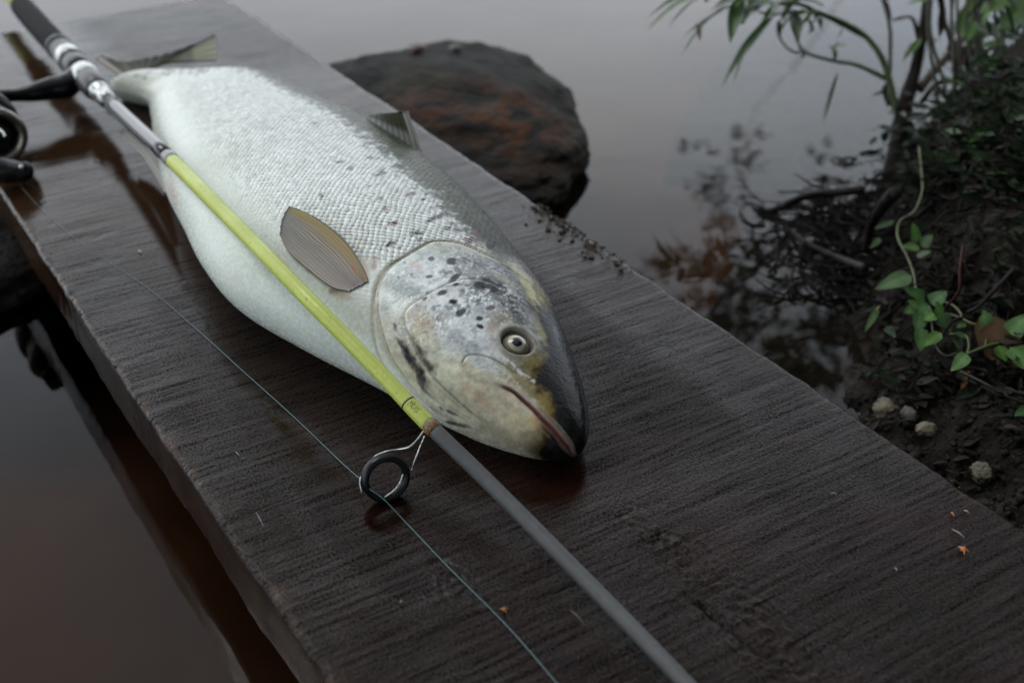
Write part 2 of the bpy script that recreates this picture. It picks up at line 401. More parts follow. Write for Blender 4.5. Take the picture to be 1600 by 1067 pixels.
sel = np.arange(FS.shape[0])
def pdist(poly, reach=.03):
    """unsigned and signed distance of every skin point to a line; + on its left"""
    D = np.full(FS.shape[:2], 1.0); Sg = np.ones(FS.shape[:2])
    lo, hi = poly[:, 1].min()-reach, poly[:, 1].max()+reach
    rows = np.where((FS[:, 0, 1] > lo) & (FS[:, 0, 1] < hi))[0]
    if len(rows) == 0: return D, Sg, D*0
    Q = FS[rows[0]:rows[-1]+1]; d = np.full(Q.shape[:2], 1.0); s_ = np.ones(Q.shape[:2]); tt = np.zeros(Q.shape[:2])
    K = len(poly)-1
    for k in range(K):
        a, c = poly[k], poly[k+1]; e = c-a; l2 = e@e+1e-14
        tq = np.clip(((Q-a)@e)/l2, 0, 1); v = Q-a-tq[..., None]*e; dd = np.hypot(v[..., 0], v[..., 1])
        m = dd < d; d = np.where(m, dd, d); s_ = np.where(m, np.sign(e[0]*v[..., 1]-e[1]*v[..., 0]), s_); tt = np.where(m, (k+tq)/K, tt)
    D[rows[0]:rows[-1]+1] = d; Sg[rows[0]:rows[-1]+1] = s_; T = np.zeros(FS.shape[:2]); T[rows[0]:rows[-1]+1] = tt
    return D, Sg, T
def blob(px, py, rx, ry, ang=0, soft=.35, wob=0.0, seed=0):
    """0..1 mask of a patch given by its centre and radii as seen in the photograph, laid out on the skin"""
    c = fs(px, py); ca_, sa_ = math.cos(R(ang)), math.sin(R(ang))
    k = max(4.0, min(rx, ry)*.6)
    e1 = (fs(px+ca_*k, py+sa_*k)-fs(px-ca_*k, py-sa_*k))/(2*k)*rx
    e2 = (fs(px-sa_*k, py+ca_*k)-fs(px+sa_*k, py-ca_*k))/(2*k)*ry
    Mx = np.array([e1, e2]).T
    if abs(np.linalg.det(Mx)) < 1e-9: Mx = np.eye(2)*rx*.0004
    iv = np.linalg.inv(Mx); reach = (np.abs(e1[1])+np.abs(e2[1]))*1.6+.002
    rows = np.where(np.abs(FS[:, 0, 1]-c[1]) < reach)[0]; out_ = np.zeros(FS.shape[:2])
    if len(rows) == 0: return out_
    a, z = rows[0], rows[-1]+1
    q = (FS[a:z]-c)@iv.T; r = np.hypot(q[..., 0], q[..., 1])
    if wob: r = r + wob*(fbm(FS[a:z, :, 0]*330, FS[a:z, :, 1]*330, seed, 3)-.5)*2
    out_[a:z] = 1-sstep(1-soft, 1+soft*.6, r); return out_

nz1 = fbm(FV[..., 0]*60, FV[..., 1]*60, FV[..., 2]*60, 4, 1)
nz2 = fbm(FV[..., 0]*240, FV[..., 1]*240, FV[..., 2]*240, 4, 5)
nz3 = fbm(FV[..., 0]*620, FV[..., 1]*620, FV[..., 2]*620, 3, 9)
thb = np.broadcast_to(fth[None, :], FS.shape[:2]); cosd = np.cos(thb); Yb = FS[..., 1]
col = np.zeros(FV.shape); col[:] = (.50, .545, .52)
def lay(m, c, s=1.0):
    global col
    k = np.clip(m*s, 0, 1)[..., None]; col = col*(1-k)+np.array(c)*k
# body: white belly, silver flank, greyer towards the back, dark olive back
lay(1-sstep(-.75, -.2, cosd), (.47, .52, .475))
lay(sstep(.15, .72, cosd), (.58, .62, .63), .85)
lay(sstep(.36, .58, cosd+(nz1-.5)*.2)*sstep(.42, .54, nz2+.50*(cosd-.60)), (.10, .12, .075), .75)
lay(sstep(.38, .52, cosd+(nz2-.5)*.42+(nz3-.5)*.25), (.026, .034, .012), .92)
lay(sstep(.45, .62, nz2)*sstep(.5, .75, nz1+.2)*(cosd < .3), (.40, .42, .35), .35)
lay(sstep(.93, 1.03, Yb)*(.4+.6*nz1), (.44, .43, .36), .5)
lay(sstep(.55, .7, nz1)*(cosd < -.3), (.42, .40, .33), .25)
OP = [(779, 409), (749, 394), (711, 381), (677, 379), (661, 386), (642, 397), (617, 413), (601, 430), (593, 449), (590, 470), (593, 495), (601, 525), (615, 560), (636, 595), (660, 625)]
PRE = [(790, 462), (779, 449), (760, 440), (739, 436), (711, 441), (683, 452), (659, 466), (641, 478), (633, 491), (635, 510), (642, 530), (655, 555), (672, 582), (700, 612), (735, 645)]
GM = [(640, 398), (610, 412), (592, 432), (584, 460), (582, 494), (583, 520), (592, 552), (606, 585), (630, 615)]
OPl, PREl, GMl = fline(OP, 60), fline(PRE, 60), fline(GM, 40)
dO, sO, tO = pdist(OPl, 1.5); dP, sP, tP = pdist(PREl, .2); dG, sG, tG = pdist(GMl, .05)
# which side is towards the snout
sO = sO*np.sign(sO.reshape(-1)[fidx(700, 480)]); sP = sP*np.sign(sP.reshape(-1)[fidx(740, 560)])
sdO, sdP = dO*sO, dP*sP
yop = np.interp(tO, np.linspace(0, 1, len(OPl)), OPl[:, 1])
headm = np.clip(sstep(-.006, .002, sdO), 0, 1)*(Yb < .66)
# behind and above the gill cover the skin of the nape
nape = blob(800, 420, 60, 22, 45, .5)
bodym = 1-headm
lay(headm, (.43, .43, .34))
# cheek and gill cover mottled silver white
H = [  # centre, radii, angle, colour, strength
 (655, 440, 70, 62, -20, (.62, .67, .65), .97), (720, 470, 85, 60, 20, (.62, .66, .65), .95), (640, 500, 42, 40, 0, (.50, .46, .37), .6),
 (615, 455, 26, 55, 0, (.50, .54, .50), .7), (735, 520, 62, 34, 20, (.50, .53, .53), .75), (693, 525, 30, 26, 0, (.66, .68, .68), .6),
 (740, 415, 48, 26, 15, (.30, .32, .33), .75), (790, 450, 38, 32, 35, (.22, .225, .235), .85), (770, 395, 50, 13, 20, (.46, .45, .38), .5),
 (815, 475, 34, 22, 55, (.24, .25, .26), .75), (770, 480, 36, 24, 30, (.36, .37, .38), .7), (660, 520, 34, 22, 30, (.42, .38, .25), .55),
 (660, 500, 28, 14, 10, (.46, .38, .25), .45),
 (712, 600, 70, 40, 35, (.35, .345, .265), .9), (780, 650, 85, 42, 36, (.345, .33, .25), .95), (830, 690, 55, 30, 25, (.34, .31, .21), .85),
 (690, 575, 40, 28, 30, (.50, .53, .42), .55), (745, 620, 36, 9, 42, (.46, .33, .24), .35), (770, 690, 60, 14, 22, (.47, .46, .36), .6),
 (800, 625, 16, 7, 40, (.5, .37, .27), .3), (840, 660, 16, 8, 45, (.50, .30, .14), .4), (700, 640, 40, 18, 38, (.42, .41, .32), .5),
 (830, 575, 44, 30, 40, (.22, .20, .115), .85), (790, 505, 32, 20, 30, (.30, .28, .24), .6), (815, 505, 42, 20, 45, (.30, .29, .24), .5),
 (846, 600, 28, 22, 55, (.17, .15, .085), .8), (865, 640, 26, 24, 60, (.13, .11, .06), .8),
 (880, 640, 20, 46, -15, (.05, .045, .03), .7), (862, 610, 11, 14, -20, (.05, .05, .045), .7),
 (878, 575, 22, 40, -20, (.055, .052, .04), .85),
 (845, 455, 16, 46, -28, (.19, .165, .075), .9), (835, 440, 6, 20, -28, (.05, .05, .03), .8), (858, 500, 9, 36, -25, (.045, .045, .03), .8),
 (825, 430, 20, 10, 40, (.40, .40, .36), .6), (832, 462, 10, 26, -30, (.40, .39, .27), .6), (820, 500, 9, 22, -35, (.33, .34, .34), .6),
 (800, 462, 20, 14, 40, (.42, .42, .34), .55), (848, 492, 8, 22, -30, (.36, .33, .17), .6), (853, 540, 9, 22, -25, (.42, .42, .42), .35),
 (845, 545, 10, 26, -25, (.05, .05, .045), .55),
 (908, 660, 22, 34, -5, (.022, .02, .018), .95), (900, 700, 26, 18, -20, (.02, .018, .015), .95), (868, 712, 24, 10, 5, (.05, .045, .03), .8),
 (888, 672, 16, 20, -20, (.04, .03, .025), .85), (893, 610, 16, 46, -12, (.028, .028, .024), .85), (902, 590, 10, 60, -12, (.06, .065, .07), .5),
 (868, 560, 8, 50, -18, (.03, .03, .028), .8), (884, 625, 5, 26, -18, (.16, .16, .15), .35),  # grey entries on the snout edge put its sky sheen into the colour
 (640, 560, 12, 40, -30, (.40, .38, .26), .5), (622, 530, 10, 40, -18, (.52, .52, .44), .5)]
for i, (px, py, rx, ry, an, cc, st) in enumerate(H):
    lay(blob(px, py, rx*1.1, ry*1.1, an, .75, .45, i), cc, st)
crown = sstep(.42, .66, cosd+(nz1-.5)*.14)*(1-sstep(.50, .60, Yb))
lay(crown, (.026, .025, .020), .93)
lay(blob(848, 462, 8, 34, -30, .8, .5, 61), (.20, .175, .07), .8); lay(blob(870, 520, 5, 34, -22, .8, .4, 62), (.20, .20, .19), .7); lay(blob(888, 590, 4, 30, -18, .8, .4, 63), (.14, .14, .135), .6)  # olive streak is skin; the two grey ones are painted sky sheen
lay(sstep(.455, .405, Yb+(nz2-.5)*.06)*sstep(-.35, .1, cosd+(nz1-.5)*.5), (.028, .024, .02), .85)
lay(sstep(.405, .388, Yb), (.03, .026, .02), .85)
for q in [(812, 426, 26, 10, 48, (.38, .38, .27), .8), (828, 452, 8, 28, -28, (.40, .38, .22), .85), (800, 446, 26, 9, 40, (.30, .30, .24), .6), (780, 432, 30, 7, 25, (.40, .39, .31), .5), (815, 470, 20, 6, 50, (.12, .12, .11), .7),
          (640, 545, 30, 46, -30, (.42, .41, .29), .55), (612, 540, 14, 44, -18, (.46, .45, .35), .5), (790, 500, 20, 12, 30, (.30, .27, .19), .6), (838, 560, 16, 20, 40, (.16, .145, .07), .7), (862, 650, 10, 18, -30, (.18, .145, .07), .5),
          (878, 600, 5, 16, -20, (.12, .11, .05), .6), (846, 520, 5, 20, -25, (.30, .28, .15), .55)]:
    lay(blob(*q[:5], .8, .7, int(q[0])), q[5], q[6])
for q in [(772, 449, 34, 11, 22, (.060, .055, .05), .8), (800, 478, 12, 28, -50, (.07, .07, .065), .75), (735, 455, 26, 12, 10, (.16, .165, .16), .7), (745, 412, 30, 9, 15, (.15, .155, .155), .65), (790, 425, 26, 8, 35, (.16, .165, .17), .6),
          (815, 500, 10, 20, -45, (.10, .10, .09), .7), (640, 455, 26, 9, 10, (.24, .27, .25), .6), (690, 500, 12, 20, 40, (.30, .31, .28), .5), (720, 530, 30, 14, 20, (.22, .24, .23), .55), (770, 535, 14, 12, 0, (.26, .22, .18), .5),
          (850, 585, 22, 12, 50, (.10, .09, .045), .6), (868, 600, 12, 30, -25, (.035, .033, .028), .85), (720, 590, 60, 8, 30, (.40, .36, .25), .35), (812, 655, 36, 10, 38, (.30, .27, .16), .4)]:
    lay(blob(*q[:5], .8, .9, int(q[0])+7), q[5], q[6])
# dark mottling and silver flecks on the gill cover
gm = blob(700, 455, 120, 80, 0, .5)
lay(sstep(.50, .57, nz2)*sstep(.45, .55, nz1)*gm, (.17, .20, .20), .75)
lay(sstep(.54, .62, nz3)*gm, (.14, .16, .16), .5); lay(sstep(.53, .60, nz3*.6+nz1*.4)*gm, (.80, .83, .83), .7)
lay(blob(620, 450, 30, 14, 10, .8, .7, 4), (.28, .31, .29), .5); lay(blob(735, 545, 40, 16, 15, .8, .7, 5), (.22, .24, .24), .5)
lay(blob(652, 415, 12, 4, 10, .8, .4, 6), (.60, .42, .38), .6); lay(blob(735, 575, 30, 9, 10, .8, .5, 7), (.36, .33, .22), .5)
# dark smudges behind the jaw corner
for q in [(638, 555, 5, 18, -30), (650, 572, 8, 26, -32), (660, 592, 8, 16, -25), (618, 512, 3, 12, -15), (628, 540, 4, 16, -25), (655, 545, 5, 18, -35), (668, 570, 5, 20, -38), (700, 642, 14, 3, 30), (712, 662, 16, 3, 15)]:
    lay(blob(*q, .8, .8, int(q[0])), (.07, .065, .06), .85)
# blotchy pigment over the whole head, stronger contrast between patches
hm = sstep(-.004, .002, sdO)*(Yb < .66); mean_ = np.array((.27, .27, .22))
cx2 = np.clip(mean_+(col-mean_)*1.40, .006, .8)*(.55+.90*nz2)[..., None]*(.70+.60*fbm(FV[..., 0]*130, FV[..., 1]*130, FV[..., 2]*130, 3, 21))[..., None]; col = col*(1-hm[..., None])+cx2*hm[..., None]
col = np.where((hm > .5)[..., None], col, col*(1+.13*(1-hm[..., None])))
# eye surround
lay(blob(806, 538, 36, 31, 0, .6, .1), (.19, .18, .15), .8); lay(blob(795, 556, 20, 8, 30, .6), (.20, .185, .17), .6)
lay(blob(770, 512, 10, 14, 0, .8, .3), (.34, .21, .17), .6)
# silvery infraorbital streak
D, _, T = pdist(fline([(750, 527), (767, 546), (791, 563), (814, 582), (835, 596)], 24)); lay((1-sstep(.0006, .0034, D*(1+1.6*(nz2-.4)+.6*T)))*sstep(.44, .56, nz3*.6+nz2*.4), (.58, .60, .62), .75)
lay((1-sstep(.0006, .0014, np.abs(D-.003)))*.0, (.1, .1, .1))
# maxilla (upper jaw plate)
MAXU = [(722, 566), (726, 558), (736, 554), (757, 556), (776, 562), (795, 576), (818, 592), (842, 612), (862, 636), (880, 664)]
MAXL = [(722, 566), (724, 577), (733, 588), (748, 593), (776, 598), (801, 607), (821, 620), (838, 634), (853, 649), (868, 664), (884, 684), (894, 700)]
MOUTH = [(770, 599), (788, 606), (803, 613), (818, 625), (833, 639), (848, 655), (863, 671), (878, 689), (890, 703)]
MUl, MLl, MTl = fline(MAXU, 40), fline(MAXL, 48), fline(MOUTH, 40)
dMU, _, tMU = pdist(MUl); dML, sML, tML = pdist(MLl); dMT, sMT, tMT = pdist(MTl)
lay(blob(759, 571, 30, 9, 19, .35, .35), (.46, .49, .48), .9); lay(blob(759, 571, 26, 7, 19, .6, .9, 3)*sstep(.45, .6, nz3), (.2, .21, .2), .6)
lay(1-sstep(.0010, .0022, dML), (.27, .23, .19), .4)
lay((1-sstep(.0003, .0009, dMU))*(tMU < .62), (.10, .095, .08), .75)
lay((1-sstep(.0006, .0018, dMT))*sstep(.0, .15, tMT), (.07, .018, .018), .95)
lay((1-sstep(.0012, .003, dMT))*sstep(.2, .5, tMT), (.26, .15, .13), .4)
lay(sstep(.45, .6, nz3)*blob(800, 590, 34, 12, 38, .7), (.16, .14, .07), .6)
lay(blob(850, 625, 24, 12, 50, .8, .6, 2), (.34, .26, .08), .55)
# gill cover edges
lay((1-sstep(.0004, .0011, dO))*(.35+.65*sstep(.45, .6, nz2)), (.15, .135, .09), .75)
lay(sstep(-.006, -.001, sdO)*(sdO < 0), (.44, .41, .32), .3)
lay((1-sstep(.0005, .0018, np.abs(sdO+.0005)))*(np.abs(tO-.22) < .12), (.20, .18, .09), .6)
lay((1-sstep(.0003, .0009, dP))*sstep(0, .1, tP), (.20, .18, .15), .6)
lay((1-sstep(.0005, .0016, dG)), (.36, .31, .20), .6)
# spots
SP_ = [(674, 406, 6, 3.5, -10, .8), (706, 409, 8.5, 4.6, 5, .85), (670, 433, 6, 3.2, 5, .8), (712, 433, 9.5, 5.4, -20, .9), (691, 424, 6.5, 3, -20, .45), (750, 447, 9.5, 5.8, 25, .9),
 (712, 447, 5.5, 2.6, -8, .85), (691, 458, 7.6, 4, -8, .9), (663, 469, 3.6, 2.4, -25, .85), (707, 473, 8, 5, 0, 1), (718, 489, 8.6, 5.4, -20, .9), (748, 469, 6, 3, 0, .5),
 (767, 480, 8, 3.5, 8, .75), (750, 497, 5.2, 4.4, 0, .95), (751, 511, 6.6, 4, 0, 1), (723, 457, 4.2, 3.4, 30, .6), (736, 458, 4.4, 2.4, 0, .75), (632, 411, 3.5, 2, -25, .5),
 (623, 436, 3.5, 1.5, 5, .6), (655, 374, 5, 3, 0, .8), (624, 388, 5, 2.6, -10, .55), (651, 479, 4, 2, 0, .5), (790, 486, 5, 3, 20, .5), (775, 465, 10, 5, 30, .35),
 (780, 440, 12, 3, 25, .3), (800, 520, 3, 2, 0, .4), (695, 395, 9, 1.6, -12, .3), (745, 540, 4, 3, 0, .3)]
for i, (px, py, rx, ry, an, st) in enumerate(SP_):
    lay(blob(px, py, rx, ry, an, .28, .14, i+40), (.022, .025, .028), st)
rs = np.random.RandomState(5)
BS = [(616, 349, 9, 3.6), (648, 366, 8, 3.4), (611, 381, 8, 2.4), (643, 303, 7, 2.2), (687, 337, 11, 2.4), (700, 357, 9, 2.4), (734, 374, 9, 3.6), (768, 384, 9, 3), (592, 310, 5, 2), (602, 325, 6, 2),
      (575, 291, 5, 1.8), (501, 306, 2.4, 4), (530, 254, 7, 1.8), (548, 261, 6, 1.8), (594, 273, 6, 2), (714, 359, 7, 2.6), (672, 344, 8, 2.2), (660, 312, 5, 1.6), (745, 362, 6, 2), (546, 327, 3, 1.6)]
for i, q in enumerate(BS):
    lay(blob(q[0], q[1], q[2]*1.1, q[3]*1.6, -18, .5, .9, i+80)*sstep(.28, .42, nz3+.1), (.016, .014, .018) if i % 3 else (.10, .025, .03), .95)
bodyrows = np.where(FS[:, 0, 1] > .60)[0]
for i in range(150):      # small dark flecks scattered along the flank, denser towards the back
    cdd = 1-abs(rs.randn())*.34
    if cdd < -.1 or cdd > .97: continue
    ii = rs.choice(bodyrows); jj = int(np.arccos(cdd)/(2*np.pi)*340) % 340
    pq = FP[ii, jj]; lay(blob(pq[0], pq[1], rs.uniform(2.5, 7), rs.uniform(1.5, 2.6), rs.uniform(-35, 10), .6, .8, i), (.03, .03, .028), rs.uniform(.5, .95))
# pinkish graze marks, fin base
lay(blob(567, 415, 14, 16, -30, .8, .5), (.45, .36, .30), .7); lay(blob(585, 412, 6, 10, 0, .7, .4), (.16, .09, .085), .6)
lay(blob(262, 262, 5, 3, 0, .8), (.5, .3, .28), .4); lay(blob(268, 300, 7, 30, -12, .8, .3), (.45, .33, .30), .6)
lay(blob(528, 460, 24, 9, 10, .8, .5), (.40, .33, .24), .75); lay(blob(522, 456, 9, 5, 10, .7, .6), (.14, .115, .08), .7)
lay(blob(560, 380, 24, 10, 40, .8, .5), (.52, .47, .38), .45)
# relief of the head
disp = (nz1-.5)*.0006*headm
disp += .0010*sstep(-.0004, .0012, sdO)*np.exp(-np.clip(sdO, 0, 1)/.030)*(Yb < .66)*sstep(0, .12, tO)
disp -= .0010*np.exp(-((sdO+.0006)/.0009)**2)*sstep(0, .08, tO)
disp -= .0005*np.exp(-(dP/.0007)**2); disp += .0007*sstep(0, .001, sdP)*np.exp(-np.clip(sdP, 0, 1)/.012)*sstep(0, .2, tP)*(1-sstep(.85, 1, tP))
disp -= .0006*np.exp(-(dG/.0010)**2)
inmax = (1-sstep(.0, .0052, dML))
disp += .0003*np.exp(-((dML-.0002)/.0014)**2)*(1-sstep(.85, 1, tML))
disp -= .0005*np.exp(-(dMU/.0007)**2)*(1-sstep(.5, .8, tMU))
disp -= .0026*np.exp(-(dMT/.0009)**2)*sstep(.05, .35, tMT)
disp += .0006*np.exp(-((dMT-.0028)/.0017)**2)*sstep(.1, .4, tMT)
# gill rays folds under the throat
for k, off in enumerate([(0, 0), (14, 12), (30, 22)]):
    Df, _, Tf = pdist(fline([(608+off[0]*.4, 560-off[1]), (640+off[0], 610-off[1]*.6), (690+off[0], 650-off[1]*.5), (740+off[0], 680-off[1]*.6)], 24)); disp -= .0006*np.exp(-(Df/.0011)**2)*np.sin(np.pi*Tf)
EC = fs(808, 533); EI = fidx(808, 533)
dE = np.hypot(FS[..., 0]-EC[0], FS[..., 1]-EC[1])
disp += .0011*np.exp(-((dE-.0110)/.0024)**2)*.6 - .0050*(1-sstep(.0076, .0104, dE))
lay(1-sstep(.0086, .0102, dE), (.10, .085, .075), .8)
FVd = FV + FN*disp[..., None]; FVd[..., 2] = np.maximum(FVd[..., 2], .0012)
scal = np.clip(bodym, 0, 1)*sstep(-.75, -.45, cosd+.0*Yb)*(sdO < -.002)
front = 1-blob(590, 420, 60, 40, -20, .6)*.0
scal = scal*(1-.55*sstep(.35, .6, cosd))
scal = scal*(1-blob(575, 425, 34, 30, 0, .6))*(1-blob(830, 425, 50, 24, 50, .6))*(.35+.65*sstep(1.0, .9, Yb))
uvw = np.stack([FS[..., 0], FS[..., 1], 0*Yb], -1)

m_fish, t, b = mat('trout_skin')
nn = t.nodes.new; ll = t.links.new
tcn = nn('ShaderNodeTexCoord')
ac = nn('ShaderNodeAttribute'); ac.attribute_name = 'Col'
au = nn('ShaderNodeAttribute'); au.attribute_name = 'skin'; asc = nn('ShaderNodeAttribute'); asc.attribute_name = 'scales'
def vm(op, a, bb=None):
    q = nn('ShaderNodeVectorMath'); q.operation = op
    for i, v in enumerate((a, bb)):
        if v is None: continue
        if isinstance(v, tuple): q.inputs[i].default_value = v
        else: ll(v, q.inputs[i])
    return q
# wobble the lattice a little so no two scales are alike
wn1 = nn('ShaderNodeTexNoise'); wn1.inputs['Scale'].default_value = 55; wn1.inputs['Detail'].default_value = 2; ll(au.outputs['Vector'], wn1.inputs['Vector'])
wob = vm('SCALE', vm('SUBTRACT', wn1.outputs['Color'], (.5, .5, .5)).outputs[0]); wob.inputs['Scale'].default_value = .006
uvn = vm('ADD', au.outputs['Vector'], wob.outputs[0]).outputs[0]
lat = vm('MULTIPLY', uvn, (1/.0049, 1/.0054, 0)).outputs[0]       # two interleaved lattices of scale centres
def cell(off):
    p = vm('ADD', lat, off).outputs[0]; f = vm('FLOOR', p).outputs[0]; fr = vm('SUBTRACT', vm('SUBTRACT', p, f).outputs[0], (.5, .5, 0)).outputs[0]
    ln = vm('LENGTH', vm('MULTIPLY', fr, (1.0, .82, 0)).outputs[0]).outputs['Value']; return p, f, fr, ln
pa, fa, fra, la = cell((0, 0, 0)); pb, fb, frb, lb = cell((.5, .5, 0))
sw = mth('LESS_THAN', la, lb)
mn = mth('MINIMUM', la, lb)
mixf = nn('ShaderNodeMix'); mixf.data_type = 'VECTOR'; ll(sw, mixf.inputs['Factor']); ll(vm('ADD', fb, (.37, .11, 3.3)).outputs[0], mixf.inputs[4]); ll(fa, mixf.inputs[5])
wnz = nn('ShaderNodeTexWhiteNoise'); wnz.noise_dimensions = '3D'; ll(mixf.outputs[1], wnz.inputs['Vector'])
mixr = nn('ShaderNodeMix'); mixr.data_type = 'VECTOR'; ll(sw, mixr.inputs['Factor']); ll(frb, mixr.inputs[4]); ll(fra, mixr.inputs[5])
sepr = nn('ShaderNodeSeparateXYZ'); ll(mixr.outputs[1], sepr.inputs[0])
dome = mth('SUBTRACT', .36, mth('MULTIPLY', mn, mn)); dome = mth('SMOOTH_MAX', dome, .13, .05)
tilt = mth('MULTIPLY', sepr.outputs['Y'], .16)                     # each scale lifts towards the tail
hsc = mth('MULTIPLY', mth('ADD', dome, tilt), asc.outputs['Fac'])
nf = nn('ShaderNodeTexNoise'); nf.inputs['Scale'].default_value = 420; nf.inputs['Detail'].default_value = 5; ll(tcn.outputs['Object'], nf.inputs['Vector'])
bp = nn('ShaderNodeBump'); bp.inputs['Distance'].default_value = .0046; ll(hsc, bp.inputs['Height'])
bp2 = nn('ShaderNodeBump'); bp2.inputs['Distance'].default_value = .00035; bp2.inputs['Strength'].default_value = .8; ll(nf.outputs['Fac'], bp2.inputs['Height']); ll(bp.outputs[0], bp2.inputs['Normal'])
ll(bp2.outputs[0], b.inputs['Normal'])
edge = mpr_(mn, .37, .48, 0, 1)
dk = mth('SUBTRACT', 1, mth('MULTIPLY', mth('MULTIPLY', edge, asc.outputs['Fac']), .60))
rv = mth('ADD', mth('MULTIPLY', mth('SUBTRACT', wnz.outputs['Value'], .5), mth('MULTIPLY', asc.outputs['Fac'], .42)), 1.0)
fm = mpr_(nf.outputs['Fac'], .3, .7, .90, 1.09)
k = mth('MULTIPLY', mth('MULTIPLY', dk, rv), fm)
sc = vm('SCALE', ac.outputs['Color']); ll(k, sc.inputs['Scale']); ll(sc.outputs[0], b.inputs['Base Color'])
b.inputs['Specular IOR Level'].default_value = .5; b.inputs['Roughness'].default_value = .30
abk = nn('ShaderNodeAttribute'); abk.attribute_name = 'back'
ll(mth('MULTIPLY', mpr_(asc.outputs['Fac'], 0, 1, .22, .55), mpr_(abk.outputs['Fac'], 0, 1, 1, .18)), b.inputs['Specular IOR Level'])
ll(mpr_(nf.outputs['Fac'], .3, .7, .15, .34), b.inputs['Roughness'])
b.inputs['Coat Weight'].default_value = .0
b.inputs['Subsurface Weight'].default_value = .0

fish = empty('trout', (.30, .70, 0), 'big silver spotted trout with a white belly lying on its side on the plank', 'fish')
Ff = gridF(FV.shape[0], FV.shape[1], True)
fb_ = mesh('body', FVd, Ff, m_fish, fish, col=col, attrs={'skin': uvw, 'scales': scal, 'back': sstep(.34, .62, cosd)*(1-.4*(Yb < .52))})
# close the tail end
# eye: a ball set in the socket, ringed iris and dark pupil
ec = FVf[EI]; en = FNf[EI]; view = CAMP-ec; view /= np.linalg.norm(view); ax = en*.75+view*.25; ax /= np.linalg.norm(ax)
er = .0092; ecn = ec-en*.0076
a1 = np.cross(ax, (0, 0, 1)); a1 /= np.linalg.norm(a1); a2 = np.cross(ax, a1)
ph = np.linspace(0, np.pi*.62, 60); az = np.linspace(0, 2*np.pi, 72, endpoint=False)
bul = 1+.05*np.exp(-(ph/.35)**2)
EV = ecn+er*bul[:, None, None]*(np.cos(ph)[:, None, None]*ax+np.sin(ph)[:, None, None]*(np.cos(az)[None, :, None]*a1+np.sin(az)[None, :, None]*a2))
rr_ = np.sin(ph)[:, None]*er*1000+0*az[None, :]; rr_ = np.where(ph[:, None] > np.pi/2, 20, rr_)
ecol = np.zeros(EV.shape); ecol[:] = (.15, .14, .10)
def el(m, c):
    global ecol
    ecol = ecol*(1-m[..., None])+np.array(c)*m[..., None]
wv = .25*np.sin(az*3+1)[None, :]+.15*np.sin(az*7)[None, :]
el(1-sstep(6.3, 6.8, rr_+wv), (.17, .16, .12)); el((1-sstep(.15, .4, np.abs(rr_+wv-5.7))), (.16, .145, .10)); el(1-sstep(5.0, 5.4, rr_+wv*.6), (.36, .34, .26))
el((1-sstep(.1, .35, np.abs(rr_-4.3))), (.40, .35, .24)); el(1-sstep(2.8, 3.15, rr_), (.012, .015, .022)); el(sstep(7.6, 8.6, rr_+wv), (.07, .06, .05))
m_eye = vcol('fish_eye', .10, .45, .25)
ey = mesh('eye', EV, gridF(60, 72, True), m_eye, fish, col=ecol); ey['label'] = 'round pale eye with a dark pupil'
# nostril
for nx, ny in ((872, 588), (869, 597)):
    p = fpos(nx, ny, .0); 
# ---- fins
m_fin = vcol('fin_membrane', .40, .3, .05, trans=.12)
def fan(name, lead, trail, colf, nr=26, nsx=40, off=(0.0006, .003), amp=.00014, rays=17, on_skin=True, zf=None, label=None, thick=.0005, bulge=0.0, tipc=None):
    """fin web between its leading and trailing edge; both run from the fin's base to its tip"""
    s = np.linspace(0, 1, nsx*2)
    G = []
    Lp = spline(np.array(lead, float), nr); Tp = spline(np.array(trail, float), nr)
    r = np.linspace(0, 1, nr)
    for i in range(nr):
        P2 = Lp[i][None]*(1-s[:, None])+Tp[i][None]*s[:, None]
        d = (Lp[-1]+Tp[-1])/2-(Lp[0]+Tp[0])/2; d /= np.linalg.norm(d)
        P2[:, :2] += (d[:2]*bulge*(r[i]**2))[None]*np.sin(np.pi*s)[:, None]
        if tipc is not None:
            tcv = spline(np.array(tipc, float), len(s)); b0 = Lp[0][None]*(1-s[:, None])+Tp[0][None]*s[:, None]; P2 = b0*(1-r[i])+tcv*r[i]
        G.append(P2)
    G = np.array(G)
    if on_skin:
        P3 = np.zeros(G.shape[:2]+(3,)); step = 4
        for i in range(0, nr):
            q = np.array([fpos(*G[i, j], off[0]+(off[1]-off[0])*r[i]) for j in range(0, G.shape[1], step)])
            for a in range(3): P3[i, :, a] = np.interp(np.arange(G.shape[1]), np.arange(0, G.shape[1], step), q[:, a])
        for _ in range(3): P3[1:-1] = (P3[:-2]+2*P3[1:-1]+P3[2:])/4
    else: P3 = np.array([[zf(*G[i, j], r[i], s[j]) for j in range(G.shape[1])] for i in range(nr)])
    n = grid_open_normals(P3)
    if (n[..., 2]).mean() < 0: n = -n
    cor = amp*np.cos(2*np.pi*rays*s)[None, :]*(.3+.7*r[:, None])
    top = P3+n*(cor+thick)[..., None]; bot = P3+n*(cor-thick)[..., None]
    cc = np.array([[colf(r[i], s[j]) for j in range(len(s))] for i in range(nr)])
    k = nr*len(s); Ft = gridF(nr, len(s)); Fb = Ft[:, ::-1]+k
    ring = [(i*len(s)) for i in range(nr)]; ms = len(s)
    border = [j for j in range(ms)]+[i*ms+ms-1 for i in range(1, nr)]+[(nr-1)*ms+j for j in range(ms-2, -1, -1)]+[i*ms for i in range(nr-2, 0, -1)]
    Fr = np.array([[border[q], border[(q+1) % len(border)], border[(q+1) % len(border)]+k, border[q]+k] for q in range(len(border))])
    o = mesh(name, np.vstack([top.reshape(-1, 3), bot.reshape(-1, 3)]), np.vstack([Ft, Fb, Fr]), m_fin, fish, col=np.vstack([cc.reshape(-1, 3)]*2))
    if label: o['label'] = label
    return o
